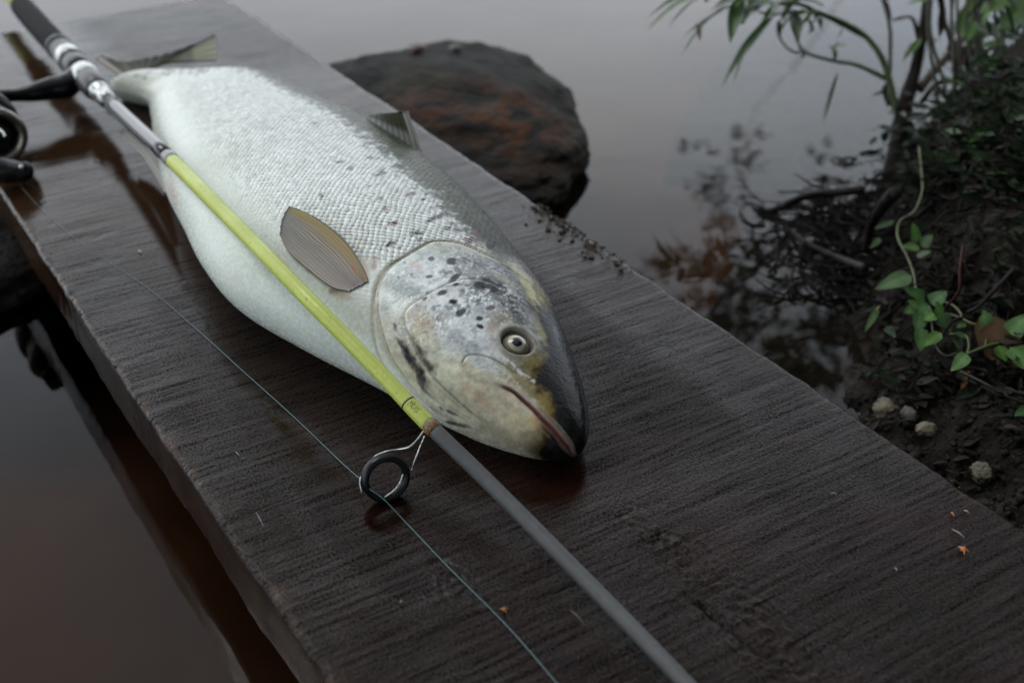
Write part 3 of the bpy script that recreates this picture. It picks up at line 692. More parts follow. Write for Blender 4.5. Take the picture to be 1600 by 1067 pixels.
def grid_open_normals(P):
    n = np.cross(np.gradient(P, axis=1), np.gradient(P, axis=0)); return n/(np.linalg.norm(n, axis=-1)[..., None]+1e-12)
def lerp3(a, b_, t_): return np.array(a)*(1-t_)+np.array(b_)*t_
def pec(r, s):
    ray_ = .5+.5*math.cos(2*math.pi*(17*s+1.6*float(noise3(np.array(s*5.), np.array(r*1.5), np.array(2.), 8)))); n = float(noise3(np.array(r*4.), np.array(s*24.), np.array(1.), 3))
    c = lerp3((.25, .18, .04), (.17, .155, .125), min(1, max(0, (s-.18)/.25)))
    c = lerp3(c, (.17, .175, .17), max(0, r-.45)*1.4*(s > .2))
    c = lerp3(c, (.30, .26, .255), max(0, 1-r*2.0)*.9*(1 if s > .25 else .3))
    c = lerp3(c, (.30, .17, .10), .5*max(0, (s-.80)*5)*.6)
    c = c*(.60+.52*ray_*(.7+.5*n)+.12*(n-.5))
    c = lerp3(c, (.40, .38, .32), min(.85, max(0, (s-.62)/.38)*max(0, 1.05-r*1.1)))
    if s < .05: c = lerp3(c, (.03, .035, .03), 1-s/.05)
    if r > .93: c = lerp3(c, (.06, .065, .06), (r-.93)/.07*.8)
    d = math.hypot((r-.20)*1.2, (s-.22)*1.0)
    return lerp3(c, (.34, .03, .03), max(0, 1-d/.055)*.8)
fan('pectoral_fin', [(577, 440), (570, 424), (556, 400), (537, 377), (515, 359), (492, 345), (471, 336), (455, 333)],
    [(546, 456), (525, 454), (505, 444), (484, 427), (468, 415), (452, 400), (446, 388), (442, 376)], pec, nr=34, off=(.0008, .0045), label='olive and grey pectoral fin with fine rays', bulge=4)
def dorsc(r, s):
    c = lerp3((.30, .32, .30), (.035, .040, .015), min(1, max(0, (r-.22)/.25)))
    if s > .85: c = lerp3(c, (.36, .36, .33), .8)
    return c*(.75+.3*math.cos(2*math.pi*9*s))
dd0 = depth(fpos(600, 198)); dd1 = depth(fpos(655, 232))
fan('dorsal_fin', [(574, 184), (578, 181), (582, 180)], [(658, 238), (648, 205), (637, 174)], dorsc, nr=14, rays=9, on_skin=False, bulge=0,
    zf=lambda x, y, r, s: atd(x, y, dd0+(dd1-dd0)*s-.004), label='folded olive dorsal fin')
def tailc(r, s):
    c = lerp3((.13, .13, .08), (.035, .04, .018), min(1, r*1.3)); c = c*(.75+.35*math.cos(2*math.pi*16*s))
    if s < .10: c = lerp3(c, (.42, .37, .32), .85)
    if s > .8 and r > .6: c = lerp3(c, (.16, .16, .06), .7)
    return c
tz = lambda x, y, r, s: at(x, y, .018+.010*r-.010*s*r)
fan('tail_fin', [(205, 132), (185, 124), (168, 112), (150, 92)], [(250, 100), (270, 97), (300, 96), (336, 94)], tailc, tipc=[(149, 93), (160, 89), (192, 98), (226, 93), (258, 86), (296, 72), (333, 57), (338, 74), (337, 95)], nr=20, rays=16, on_skin=False, zf=tz, amp=.0006, bulge=-9, thick=.0009, label='olive green forked tail fin')
def analc(r, s): return lerp3((.42, .38, .33), (.30, .30, .26), r)*(.85+.15*math.cos(40*s))
fan('anal_fin', [(262, 300), (244, 268), (222, 236), (190, 204)], [(272, 290), (254, 252), (236, 222), (203, 201)], analc, nr=20, rays=5, on_skin=False, zf=lambda x, y, r, s: at(x, y, .022+.006*math.sin(s*3)), thick=.0022, amp=.0006, label='pale pinkish fin by the belly end')

# ------------------------------------------------------------------ fishing rod with its reel
RN = [  # photograph x, y, height, radius
 (-60, -110, .036, .0080), (10, -18, .035, .0080), (67, 48, .035, .0120), (92, 74, .035, .0122), (133, 119, .035, .0120), (152, 140, .035, .0105), (170, 159, .036, .0068), (215, 201, .045, .0064),
 (272.6, 254.7, .058, .0054), (345, 328, .068, .0051), (417, 401, .071, .0049), (480, 466, .067, .0048), (540, 527, .058, .0046), (600, 589, .048, .0045), (671.7, 664.6, .036, .0044), (766, 756, .024, .0042),
 (900, 891, .015, .0040), (1036, 1030, .0125, .0039), (1180, 1184, .012, .0038)]
RP = np.array([at(a, b_, z) for a, b_, z, r in RN]); RR = np.array([q[3] for q in RN]); RYP = np.array([q[1] for q in RN])
nR = 1200; RC = spline(RP, nR); Rr = np.interp(np.linspace(0, len(RN)-1, nR), np.arange(len(RN)), RR); Rpy = proj(RC)[:, 1]
RT, RA, RB = frames(RC)
def rodseg(name, prof, m, k=28, parent=None, cap=True, col=None):
    """prof: list of (photograph y on the rod, radius)"""
    ys = np.array([p[0] for p in prof], float); rs_ = np.array([p[1] for p in prof], float)
    Q = []; rads = []
    for i in range(len(ys)):
        if i and ys[i]-ys[i-1] > 25:
            sub = int((ys[i]-ys[i-1])/14)
            for q in range(1, sub): u = q/sub; Q.append(ys[i-1]*(1-u)+ys[i]*u); rads.append(rs_[i-1]*(1-u)+rs_[i]*u)
        Q.append(ys[i]); rads.append(rs_[i])
    V = []; th = np.linspace(0, 2*np.pi, k, endpoint=False)
    for y_, r_ in zip(Q, rads):
        f = np.interp(y_, Rpy, np.arange(nR)); i = min(int(f), nR-2); u = f-i
        c = RC[i]*(1-u)+RC[i+1]*u; V.append(c+r_*(np.cos(th)[:, None]*RA[i]+np.sin(th)[:, None]*RB[i]))
    V = np.array(V); F = [tuple(q) for q in gridF(len(V), k, True).tolist()]
    if cap: F += [tuple(range(k))[::-1], tuple((len(V)-1)*k+i for i in range(k))]
    return mesh(name, V, F, m, parent if parent is not None else rod, col=col)
def rrad(y_): return float(np.interp(y_, Rpy, Rr))
def rpt(y_): 
    f = np.interp(y_, Rpy, np.arange(nR)); i = min(int(f), nR-2); return RC[i]
rod = empty('fishing_rod', tuple(rpt(150)*np.array([1, 1, 0])), 'yellow and grey spinning rod with a black reel resting across the trout', 'fishing rod')
m_yel, t, b = mat('yellow_paint')
nn = t.nodes.new; ll = t.links.new; tcn = nn('ShaderNodeTexCoord')
a_ = nn('ShaderNodeTexNoise'); a_.inputs['Scale'].default_value = 420; a_.inputs['Detail'].default_value = 5; ll(tcn.outputs['Object'], a_.inputs['Vector'])
r_ = nn('ShaderNodeValToRGB'); r_.color_ramp.elements[0].position = .27; r_.color_ramp.elements[0].color = (.16, .16, .03, 1); r_.color_ramp.elements[1].position = .36; r_.color_ramp.elements[1].color = (.42, .50, .085, 1)
ll(a_.outputs['Fac'], r_.inputs[0])
a2_ = nn('ShaderNodeTexNoise'); a2_.inputs['Scale'].default_value = 30; a2_.inputs['Detail'].default_value = 6; ll(tcn.outputs['Object'], a2_.inputs['Vector'])
mm = nn('ShaderNodeMix'); mm.data_type = 'RGBA'; ll(mpr_(a2_.outputs['Fac'], .4, .65, 0, .55), mm.inputs['Factor']); ll(r_.outputs[0], mm.inputs['A']); mm.inputs['B'].default_value = (.35, .38, .065, 1)
ll(mm.outputs['Result'], b.inputs['Base Color']); b.inputs['Roughness'].default_value = .42; ll(mpr_(a2_.outputs['Fac'], .3, .7, .30, .55), b.inputs['Roughness'])
bp = nn('ShaderNodeBump'); bp.inputs['Distance'].default_value = .0003; ll(a_.outputs['Fac'], bp.inputs['Height']); ll(bp.outputs[0], b.inputs['Normal'])
m_grey = plain('grey_graphite', (.050, .053, .054), .60, nscale=200, namt=.15, bump=.0002)
m_foam = plain('black_foam', (.020, .020, .020), .85, spec=.15, nscale=900, namt=.5, bump=.0006)
m_blk = plain('black_gloss', (.005, .005, .006), .30, coat=.05, spec=.25, nscale=120, namt=.3)
m_blkm = plain('black_satin', (.014, .014, .015), .38, nscale=300, namt=.3, bump=.0002)
m_dkg = plain('dark_grey_plastic', (.045, .045, .05), .40, nscale=300, namt=.2)
m_sil = plain('worn_silver', (.40, .41, .40), .24, metal=1, nscale=260, namt=.3, bump=.0003)
m_champ = plain('champagne_metal', (.22, .20, .175), .35, metal=.9, nscale=200, namt=.2)
m_dblank = plain('dark_blank', (.010, .011, .013), .09, spec=.5, nscale=60, namt=.1)
rodseg('butt_cap', [(-110, .0088), (11, .0088)], m_yel)
rodseg('foam_grip', [(9, .0085), (10, .0112), (13, .0118), (40, .0120), (70, .0121), (73, .0117)], m_foam)
rodseg('grip_ring', [(73, .0118), (73.6, .0128), (76, .0128), (76.6, .0118)], m_blk)
rodseg('rear_sleeve', [(76.7, .0116), (86, .0118), (87, .0112)], m_dkg)
rodseg('silver_ring', [(87, .0117), (88, .0124), (95, .0124), (96, .0117)], m_sil)
rodseg('reel_seat', [(96, .0128), (98, .0128), (99, .0105), (117, .0105)], m_blkm)
rodseg('seat_hood', [(100, .0109), (101, .0121), (108, .0119), (110, .0107)], m_dkg)
rodseg('silver_ring', [(115, .0116), (116, .0124), (124, .0124), (125, .0117)], m_sil)
rodseg('front_sleeve', [(125, .0116), (127, .0124), (136, .0122), (141, .0108), (142, .0096)], m_dkg)
cn = rodseg('winding_check', [(140, .0080), (141, .0098), (146, .0092), (147, .0078), (150, .0086), (153, .0074), (156, .0080), (159, .0066)], m_sil)
rodseg('dark_blank', [(157, .0066), (200, .0062), (247, .0056)], m_dblank)
rodseg('butt_ring', [(245, .0057), (246, .0061), (251, .0060), (253, .0056)], plain('grey_wrap', (.20, .20, .20), .4, nscale=300, namt=.3))
rodseg('yellow_blank', [(252, .0053), (253.5, .0056), (330, rrad(330)), (400, rrad(400)), (500, rrad(500)), (600, rrad(600)), (628, .00455), (630, .00462), (660, .00462), (663.5, .0043)], m_yel)
rodseg('black_band', [(629.2, .00468), (631.2, .00468)], m_blkm)
rodseg('ferrule_edge', [(662.5, .0044), (663.3, .00452), (665.5, .00452), (666.3, .0042)], plain('scuffed_grey', (.16, .16, .15), .5, nscale=500, namt=.6))
rodseg('grey_blank', [(664, .0043), (756, .0042), (891, rrad(891)), (1180, rrad(1180))], m_grey)
# rubbed ink mark on the collar
mk = MB()
for k in range(9):
    y0_ = 634+k*1.7; c = rpt(y0_+6); 
    f = int(np.interp(y0_, Rpy, np.arange(nR))); vd = CAMP-RC[f]; vd = vd-RT[f]*(vd@RT[f]); vd /= np.linalg.norm(vd); sd_ = np.cross(RT[f], vd)
    pts = []
    for q in range(7):
        an = -.55+.12*q+.18*math.sin(k*2.1+q); pts.append(RC[f]+RT[f]*(.0006*math.sin(q*1.9+k))+(math.cos(an)*vd+math.sin(an)*sd_)*.00466)
    V_, F_ = tubeVF(np.array(pts), .00009+.00006*rng.random(), 5); mk.add(V_, F_)
mk.build('ink_mark', plain('faded_ink', (.05, .09, .06), .6), rod)
# line guide: two wire feet, a silver frame wire, a glint arc and a black liner ring
def ring(name, c, nrm, Rm, rt, m, parent, arc_=(0, 2*math.pi), n=64, sq=1.0, k=12):
    nrm = nrm/np.linalg.norm(nrm); a = np.cross(nrm, (0, 0, 1)); a /= np.linalg.norm(a); b2 = np.cross(nrm, a)
    th = np.linspace(arc_[0], arc_[1], n); closed = abs(arc_[1]-arc_[0]-2*math.pi) < 1e-6
    if closed: th = th[:-1]
    P = c+Rm*(np.cos(th)[:, None]*a+np.sin(th)[:, None]*b2)
    ph_ = np.linspace(0, 2*np.pi, k, endpoint=False); rad = (P-c)/Rm
    V = P[:, None]+rt*(np.cos(ph_)[None, :, None]*rad[:, None]+sq*np.sin(ph_)[None, :, None]*nrm)
    if closed:
        F = gridF(len(P)+1, k, True); F = np.where(F >= len(P)*k, F-len(P)*k, F)
        return mesh(name, V.reshape(-1, 3), [tuple(q) for q in F.tolist()], m, parent)
    F = [tuple(q) for q in gridF(len(P), k, True).tolist()]+[tuple(range(k))[::-1], tuple((len(P)-1)*k+i for i in range(k))]
    return mesh(name, V.reshape(-1, 3), F, m, parent)
gc = at(602, 746, .0135); tc_ = CAMP-gc; tc_ /= np.linalg.norm(tc_); rt_ = RT[int(np.interp(700, Rpy, np.arange(nR)))]; gn = -rt_*0+tc_*1.0+np.array([.05, -.95, -.15]); gn /= np.linalg.norm(gn)
guide = ring('rod_guide', gc, gn, .0116, .0023, m_blk, rod, sq=1.6); guide['label'] = 'black line guide ring with bright wire legs'
tube('wire_and_glint', [at(663, 672, .034), at(652, 687, .030), at(640, 698, .027), at(625, 702, .024), at(606, 705, .0235), at(586, 713, .022), at(571, 730, .019), at(563, 751, .0160), at(566, 770, .011)], .00058, m_sil, guide, k=10, n=60)
tube('wire_leg', [at(664, 681, .033), at(657, 697, .027), at(650, 715, .021), at(643, 735, .016)], .00060, m_sil, guide, k=10, n=20)
tube('wire_and_glint', [at(630, 740, .0155), at(626, 752, .0140), at(618, 764, .012), at(601, 777, .0095)], .00045, m_sil, guide, k=8, n=24)  # silver arc stands in for the highlight on the liner's inner edge
rodseg('thread_winding', [(664, .0044), (665, .0049), (672, .0048), (674, .0043)], plain('brown_thread', (.16, .075, .02), .5, nscale=800, namt=.7, bump=.0004), k=24)

# reel, hanging from its stem on the far left
reel = tube('reel', [at(122, 116, .034), at(104, 134, .030), at(80, 139, .030), at(52, 145, .031), at(20, 149, .031), at(-20, 153, .032), at(-70, 168, .032)],
            [.009, .0115, .0105, .0082, .0060, .0058, .009], m_blk, rod, k=18, n=60)
reel['label'] = 'black spinning reel with a dull metal spool'
def lathe(name, c, axd, prof, m, parent, k=48):
    axd = axd/np.linalg.norm(axd); a = np.cross(axd, (0, 0, 1)); a /= np.linalg.norm(a); b2 = np.cross(axd, a); th = np.linspace(0, 2*np.pi, k, endpoint=False)
    V = np.array([c+axd*h_+r_*(np.cos(th)[:, None]*a+np.sin(th)[:, None]*b2) for h_, r_ in prof])
    return mesh(name, V, [tuple(q) for q in gridF(len(V), k, True).tolist()]+[tuple(range(k))[::-1], tuple((len(V)-1)*k+i for i in range(k))], m, parent)
rdir = RC[int(nR*.30)]-RC[int(nR*.2)]; rdir /= np.linalg.norm(rdir)
sc_ = at(-8, 212, .028)
lathe('spool', sc_, rdir, [(-.030, .012), (-.030, .020), (-.012, .0215), (-.002, .0235), (.001, .0250), (.004, .0256), (.0065, .0248), (.0078, .0225), (.0070, .0200), (.0040, .0180), (.0010, .0172), (-.012, .0165), (-.013, .002)], m_champ, reel)
lathe('spool_knob', sc_, rdir, [(-.012, .004), (-.012, .0125), (.002, .0125), (.005, .0105), (.006, .002)], m_blkm, reel, 24)
lathe('rotor', sc_, rdir, [(-.075, .012), (-.070, .022), (-.045, .026), (-.032, .0265), (-.030, .020), (-.031, .004)], m_blkm, reel)
tube('bail_wire', [at(8, 214, .044), at(2, 205, .044), at(-20, 190, .046)], .0011, m_sil, reel, k=8, n=16)
tube('bail_arm', [at(-20, 262, .022), at(0, 266, .018), at(18, 268, .014), at(34, 270, .011)], [.010, .011, .010, .0085], m_blkm, reel, k=14, n=20)
lathe('line_roller', at(37, 268, .0115), rdir*.6+np.array([.3, 0, .25]), [(-.008, .004), (-.0075, .0078), (-.003, .0085), (.002, .0080), (.005, .006), (.0058, .002)], m_blk, reel, 24)
tube('roller_glint', [at(30, 262, .020), at(36, 262, .020)], .0022, m_sil, reel, k=10, n=4)  # bright stub in place of the highlight on the line roller
# ------------------------------------------------------------------ fishing line
m_line = plain('clear_blue_line', (.10, .19, .21), .4)
lp = [at(-40, 190, .03), at(40, 300, .004), at(120, 375, .0006), at(225, 446, .0006), at(300, 508, .0006), at(380, 580, .0006), at(460, 652, .0006), at(530, 719, .0012), at(565, 750, .010), at(578, 764, .0125), at(600, 780, .0095), at(640, 822, .001), at(700, 885, .0006), at(790, 975, .0006), at(870, 1067, .0006), at(960, 1180, .0006)]
o = tube('fishing_line', lp, [.00012]*3+[.00018]+[.00023]*12, m_line, None, k=6, n=260); tag(o, 'thin pale fishing line running over the plank and through the guide ring', 'fishing line')

# ------------------------------------------------------------------ boulders
def rock(name, cen_, rad, rot, label, seed, m, rough=.12, cut=-.2, sub=6, col_f=None):
    me = bpy.data.meshes.new(name); bm = bmesh.new(); bmesh.ops.create_icosphere(bm, subdivisions=sub, radius=1)
    V = np.array([v.co[:] for v in bm.verts]); F = [[v.index for v in f.verts] for f in bm.faces]; bm.free()
    n = fbm(V[:, 0]*1.3+seed, V[:, 1]*1.3, V[:, 2]*1.3, 3, seed)-.5; n2_ = fbm(V[:, 0]*5, V[:, 1]*5, V[:, 2]*5, 4, seed+3)-.5; n3_ = fbm(V[:, 0]*18, V[:, 1]*18, V[:, 2]*18, 3, seed+7)-.5
    V2 = V*(1+n*.55+n2_*rough*1.6+n3_*rough*.45)[:, None]
    V2 = np.sign(V2)*np.abs(V2)**.85
    V2 = V2*np.array(rad); cr_, sr_ = math.cos(rot), math.sin(rot)
    X = V2[:, 0]*cr_-V2[:, 1]*sr_; Y = V2[:, 0]*sr_+V2[:, 1]*cr_
    P = np.stack([X, Y, V2[:, 2]], -1)+np.array(cen_)
    cc = col_f(P, V) if col_f else None
    o = mesh(name, P, F, m, None, col=cc); tag(o, label, 'rock'); return o

m_rock = vcol('wet_rock', .75, .10, bump=.004, bscale=120)
def rc1(P, V):
    a = fbm(P[:, 0]*14, P[:, 1]*14, P[:, 2]*14, 4, 3); b2 = fbm(P[:, 0]*60, P[:, 1]*60, P[:, 2]*60, 3, 8)
    c = np.zeros((len(P), 3)); c[:] = (.010, .0095, .0085)
    k = sstep(.5, .66, a)[:, None]; c = c*(1-k)+np.array((.014, .013, .006))*k
    hub = np.exp(-(((P[:, 0]-at(795, 178, -.03)[0])/.055)**2+((P[:, 1]-at(795, 178, -.03)[1])/.07)**2))*sstep(.35, .6, b2)
    hub = np.maximum(hub, .8*np.exp(-(((P[:, 0]-at(660, 165, -.03)[0])/.03)**2+((P[:, 1]-at(660, 165, -.03)[1])/.05)**2))*sstep(.4, .6, b2))
    k = np.clip(hub*1.2, 0, 1)[:, None]; c = c*(1-k)+np.array((.065, .026, .011))*k
    k = sstep(.60, .72, b2)[:, None]*.6; c = c*(1-k)+np.array((.035, .032, .025))*k
    return c
rock('boulder', (.586, 1.000, -.085), (.155, .210, .057), R(-18), 'dark wet boulder with rusty stains beside the far end of the plank', 11, m_rock, col_f=rc1)
def rc2(P, V):
    b2 = fbm(P[:, 0]*60, P[:, 1]*60, P[:, 2]*60, 3, 8)[:, None]; return np.array((.007, .0065, .006))*(.5+1.2*b2)
rock('boulder', (.10, 1.03, -.10), (.13, .15, .055), R(10), 'black wet boulder under the left side of the plank', 23, m_rock, col_f=rc2)
rock('stone', tuple(at(652, 76, -.034)), (.009, .008, .004), 0, 'small pinkish stone on top of the boulder', 31, plain('pink_stone', (.12, .075, .06), .7, nscale=120, namt=.3), sub=3)
rock('stone', tuple(at(712, 76, -.038)), (.008, .007, .004), 0, 'small grey pebble at the boulder crest right of the pinkish one', 32, plain('grey_stone', (.10, .095, .085), .7, nscale=120, namt=.3), sub=3)

# ------------------------------------------------------------------ riverbank
BP0, BP1 = np.array([.560, .400]), np.array([.965, .705]); bd = (BP1-BP0)/np.linalg.norm(BP1-BP0); bnr = np.array([bd[1], -bd[0]])
def bank_z(x, y):
    q0 = x-BP0[0]; q1 = y-BP0[1]; al = q0*bd[0]+q1*bd[1]; inl = q0*bnr[0]+q1*bnr[1]
    inl = inl + .030*(fbm(al*9+3, inl*3+5, 0.0, 3, 2)-.5)*2 + .010*(fbm(al*40, inl*40, 0.0, 2, 6)-.5)*2
    slope = .38+1.15*sstep(.02, .28, al)
    z = WZ-.02+ np.clip(inl+.02, -.4, .03)*.9 + np.clip(inl-.01, 0, None)*slope
    z = np.where(z > .07, .07+(z-.07)*.15, z)
    z = z - (z-WZ+.08)*sstep(.46, .62, al+.06*(fbm(inl*14+3, al*14, 0.0, 2, 9)-.5))
    z = z + .016*(fbm(x*22, y*22, 0.0, 4, 4)-.5)*2*sstep(-.02, .05, inl)+.006*(fbm(x*90, y*90, 0.0, 3, 14)-.5)*2
    under = (1-sstep(.475, .52, x))   # passes below the plank
    return np.where(under > 0, np.minimum(z, z*(1-under)+(-.058)*under), z)
def bank():
    a = np.linspace(-1.6, 3.6, 560); i_ = np.concatenate([np.linspace(-.25, .6, 300), np.linspace(.605, 5, 60)])
    a = np.sort(np.concatenate([np.linspace(-.45, 1.2, 520), np.linspace(-4, -.46, 30), np.linspace(1.21, 6, 40)]))
    A_, I_ = np.meshgrid(a, i_, indexing='ij'); X = BP0[0]+A_*bd[0]+I_*bnr[0]; Y = BP0[1]+A_*bd[1]+I_*bnr[1]
    Z = bank_z(X, Y)
    n = fbm(X*35, Y*35, Z*35, 4, 2); n2_ = fbm(X*120, Y*120, Z*120, 3, 12)
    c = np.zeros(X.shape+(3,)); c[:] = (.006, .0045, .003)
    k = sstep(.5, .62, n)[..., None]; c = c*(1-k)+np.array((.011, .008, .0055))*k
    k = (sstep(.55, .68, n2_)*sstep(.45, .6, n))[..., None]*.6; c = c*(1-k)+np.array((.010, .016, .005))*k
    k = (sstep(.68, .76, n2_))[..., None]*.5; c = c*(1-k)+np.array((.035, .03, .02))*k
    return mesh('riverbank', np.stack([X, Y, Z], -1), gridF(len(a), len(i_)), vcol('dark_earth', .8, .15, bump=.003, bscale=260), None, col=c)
bo = bank(); tag(bo, 'dark earthen riverbank with roots and leaf litter', kind='structure')
def on_bank(px, py, lift=0.0):
    r = ray(px, py); t_ = np.linspace(.45, 3.0, 900); P = CAMP+r*t_[:, None]; hit = P[:, 2] < np.maximum(bank_z(P[:, 0], P[:, 1]), WZ)+lift
    return P[int(np.argmax(hit))] if hit.any() else P[-1]
# pale stones by the plank
m_pale = plain('pale_stone', (.12, .108, .072), .85, nscale=150, namt=.55, bump=.002)
for px, py, r_, lb in [(1382, 646, .0115, 'pale yellowish stone against the plank edge, largest of the pale stones'), (1446, 678, .0085, 'small pointed pale stone between the two larger ones'), (1532, 745, .0100, 'whitish stone beside the plank, nearest the lower right'),
                       (1420, 654, .008, 'dull grey stone right of the largest pale stone')]:
    rock('stone', tuple(on_bank(px, py)+np.array([0, 0, .003])), (r_*.8, r_*.65, r_*.65), rng.random()*3, lb, int(px) % 17, m_pale if px != 1420 else plain('dull_stone', (.07, .065, .055), .8, nscale=150, namt=.4), rough=.30, sub=4)
# gravel and crumbs of earth on the bank (uncountable)
gb = MB()
for i in range(2600):
    px, py = rng.uniform(1240, 1660), rng.uniform(200, 900)
    if i % 2: px, py = rng.uniform(1300, 1640), rng.uniform(600, 900)
    p = on_bank(px, py)
    if p[0] < .48 or p[2] < WZ+.001: continue
    s_ = .0010+.0036*rng.random()**3; q = np.array([[1, 0, 0], [-1, 0, 0], [0, 1, 0], [0, -1, 0], [0, 0, 1], [0, 0, -1]])*s_*np.array([rng.uniform(.6, 1.3), rng.uniform(.6, 1.3), rng.uniform(.4, .9)])
    q = q+np.array([[rng.uniform(-.3, .3)*s_ for _ in range(3)] for _ in range(6)])
    g_ = rng.uniform(.004, .020)*(2.0 if rng.random() < .08 else 1); gb.add(q+p+np.array([0, 0, s_*.3]), [(0, 2, 4), (2, 1, 4), (1, 3, 4), (3, 0, 4), (2, 0, 5), (1, 2, 5), (3, 1, 5), (0, 3, 5)], (g_*1.1, g_, g_*.8))
o = gb.build('gravel', vcol('gravel', .8, .12), None, True); tag(o, 'dark gravel and crumbs of earth on the bank', kind='stuff')

# ------------------------------------------------------------------ leaves
m_leaf = vcol('leaf', .42, .45, trans=.30)
m_dead = vcol('dead_leaf', .6, .3, trans=.15)
m_bark = plain('dark_bark', (.011, .008, .0055), .85, spec=.2, nscale=90, namt=.5, bump=.003, bscale=160)
m_root = plain('wet_root', (.007, .0045, .0035), .6, spec=.2, nscale=90, namt=.5, bump=.002, bscale=160)
m_stem = plain('green_stem', (.045, .075, .020), .5, nscale=100, namt=.3)
m_stemd = plain('dark_stem', (.020, .022, .010), .55, nscale=100, namt=.4)
m_stempale = plain('pale_vine', (.060, .080, .022), .5, nscale=100, namt=.3)
def leafVF(A, B, wdt, shape='lance', fold=.25, droop=.0, n=9, up=None, wave=.04, seed=0):
    """a leaf from base A to tip B, its blade folded a little along the midrib"""
    A, B = np.array(A, float), np.array(B, float); L_ = np.linalg.norm(B-A); d = (B-A)/L_
    up = np.array(up if up is not None else (0, 0, 1.0), float); side = np.cross(d, up); side /= np.linalg.norm(side)+1e-9; nrm = np.cross(side, d)
    s = np.linspace(0, 1, n); rs2 = random.Random(seed)
    prof = {'lance': np.sin(np.pi*s**.8)**.9, 'ovate': np.sin(np.pi*s**.62)**.75*(1-.15*s), 'round': np.sqrt(np.clip(1-(2*s-1)**2, 0, 1)), 'heart': np.sin(np.pi*s**.5)**.6*(1-.25*s)}[shape]
    V = []
    ph = rs2.random()*6
    for k in range(n):
        c = A+d*L_*s[k]+nrm*droop*L_*(4*s[k]*(1-s[k])*.5)
        hw = wdt*.5*prof[k]
        for j in (-1, -.5, 0, .5, 1):
            V.append(c+side*hw*j+nrm*(abs(j)*hw*fold+wave*wdt*math.sin(s[k]*9+ph+j*1.5)*abs(j)))
    return np.array(V), gridF(n, 5)
def leafcol(n, c, seed):
    rs2 = random.Random(seed); c = np.array(c)*rs2.uniform(.8, 1.2)
    out_ = np.zeros((n, 5, 3)); out_[:] = c; out_[:, 2] = c*1.45; out_[:, 0] *= .88; out_[:, 4] *= .88
    for k in range(n): out_[k] *= .9+.2*rs2.random()
    return out_.reshape(-1, 3)
LSEED = [0]
def leaf(parent, A, B, wdt, c=(.05, .10, .02), shape='lance', m=None, **kw):
    LSEED[0] += 1; kw.setdefault('seed', LSEED[0]); n = kw.pop('n', 10)
    V, F = leafVF(A, B, wdt, shape, n=n, **kw)
    o = mesh('leaf', V, F, m or m_leaf, parent, col=leafcol(n, c, LSEED[0])); return o
PXM = lambda d: d/FPX          # metres per photograph pixel at a given depth

# ------------------------------------------------------------------ sapling at the water's edge
D0 = 1.20
sap = empty('sapling', tuple(atd(1398, 300, 1.17)), 'thin dark leaning sapling at the water edge with hanging dead leaves', 'sapling')
tube('trunk', [atd(1392, 380, 1.10), atd(1398, 300, 1.15), atd(1404, 230, 1.17), atd(1414, 165, 1.18), atd(1430, 110, 1.19), atd(1442, 50, 1.20), atd(1449, -5, 1.21), atd(1456, -90, 1.22)], [.015, .0125, .0105, .0085, .0062, .0054, .0050, .0048], m_bark, sap, k=16, n=50)
tube('branch', [atd(1437, 140, 1.19), atd(1462, 108, 1.20), atd(1500, 66, 1.22), atd(1548, 8, 1.25), atd(1580, -40, 1.26)], [.0052, .0050, .0045, .0032, .0025], plain('brown_twig', (.07, .045, .03), .6, nscale=80), sap, k=8, n=20)
tube('branch', [atd(1388, 165, 1.17), atd(1391, 90, 1.18), atd(1390, 40, 1.18), atd(1376, -10, 1.19)], [.0028, .0022, .0020, .0018], m_stemd, sap, k=7, n=16)
tube('branch', [atd(1440, 160, 1.18), atd(1470, 128, 1.18), atd(1520, 132, 1.20), atd(1570, 104, 1.22), atd(1620, 90, 1.24)], [.003, .0026, .0024, .002, .002], m_bark, sap, k=7, n=18)
tube('branch', [atd(1496, 120, 1.19), atd(1484, 60, 1.19), atd(1474, 30, 1.2), atd(1466, -20, 1.2)], [.003, .0024, .0028, .0032], m_bark, sap, k=7, n=18)
tube('branch', [atd(1436, 60, 1.2), atd(1426, 30, 1.2), atd(1410, 28, 1.2), atd(1396, 32, 1.2)], [.003, .0018, .0014, .0012], m_bark, sap, k=6, n=14)
dl = (.055, .028, .018)
for a, b_, w_, c in [((1392, 36), (1378, -12), 12, (.02, .012, .01)), ((1428, 27), (1396, 34), 7, (.07, .04, .02)), ((1468, 60), (1474, -6), 12, (.018, .012, .010)), ((1502, 70), (1494, 118), 22, (.03, .012, .009)), ((1515, 62), (1512, 125), 20, (.035, .014, .010)),
                     ((1490, 60), (1484, 100), 16, (.025, .012, .009)), ((1388, 128), (1384, 162), 16, (.02, .012, .008)), ((1390, 142), (1362, 152), 9, (.05, .05, .025))]:
    leaf(sap, atd(*a, 1.18), atd(*b_, 1.17), w_*PXM(1.18), c, 'lance', m_dead, fold=.5)
g1, g2, g3, g4 = (.045, .105, .018), (.035, .075, .022), (.018, .040, .014), (.075, .15, .022)
for a, b_, w_, c, dp in [((1440, 60), (1410, 97), 13, g1, 1.19), ((1455, -2), (1418, 8), 14, g4, 1.2), ((1440, 75), (1452, 66), 8, g2, 1.19), ((1470, 62), (1452, 68), 9, g2, 1.19), ((1500, -10), (1440, 2), 12, g4, 1.2),
                         ((1497, 62), (1530, -15), 30, g4, 1.17), ((1500, 60), (1560, 5), 36, (.06, .13, .03), 1.16), ((1478, 80), (1498, 92), 13, (.03, .06, .035), 1.16), ((1350, 208), (1372, 203), 10, g3, 1.16)]:
    leaf(sap, atd(*a, dp), atd(*b_, dp-.01), w_*PXM(dp), c, 'lance', fold=.3)

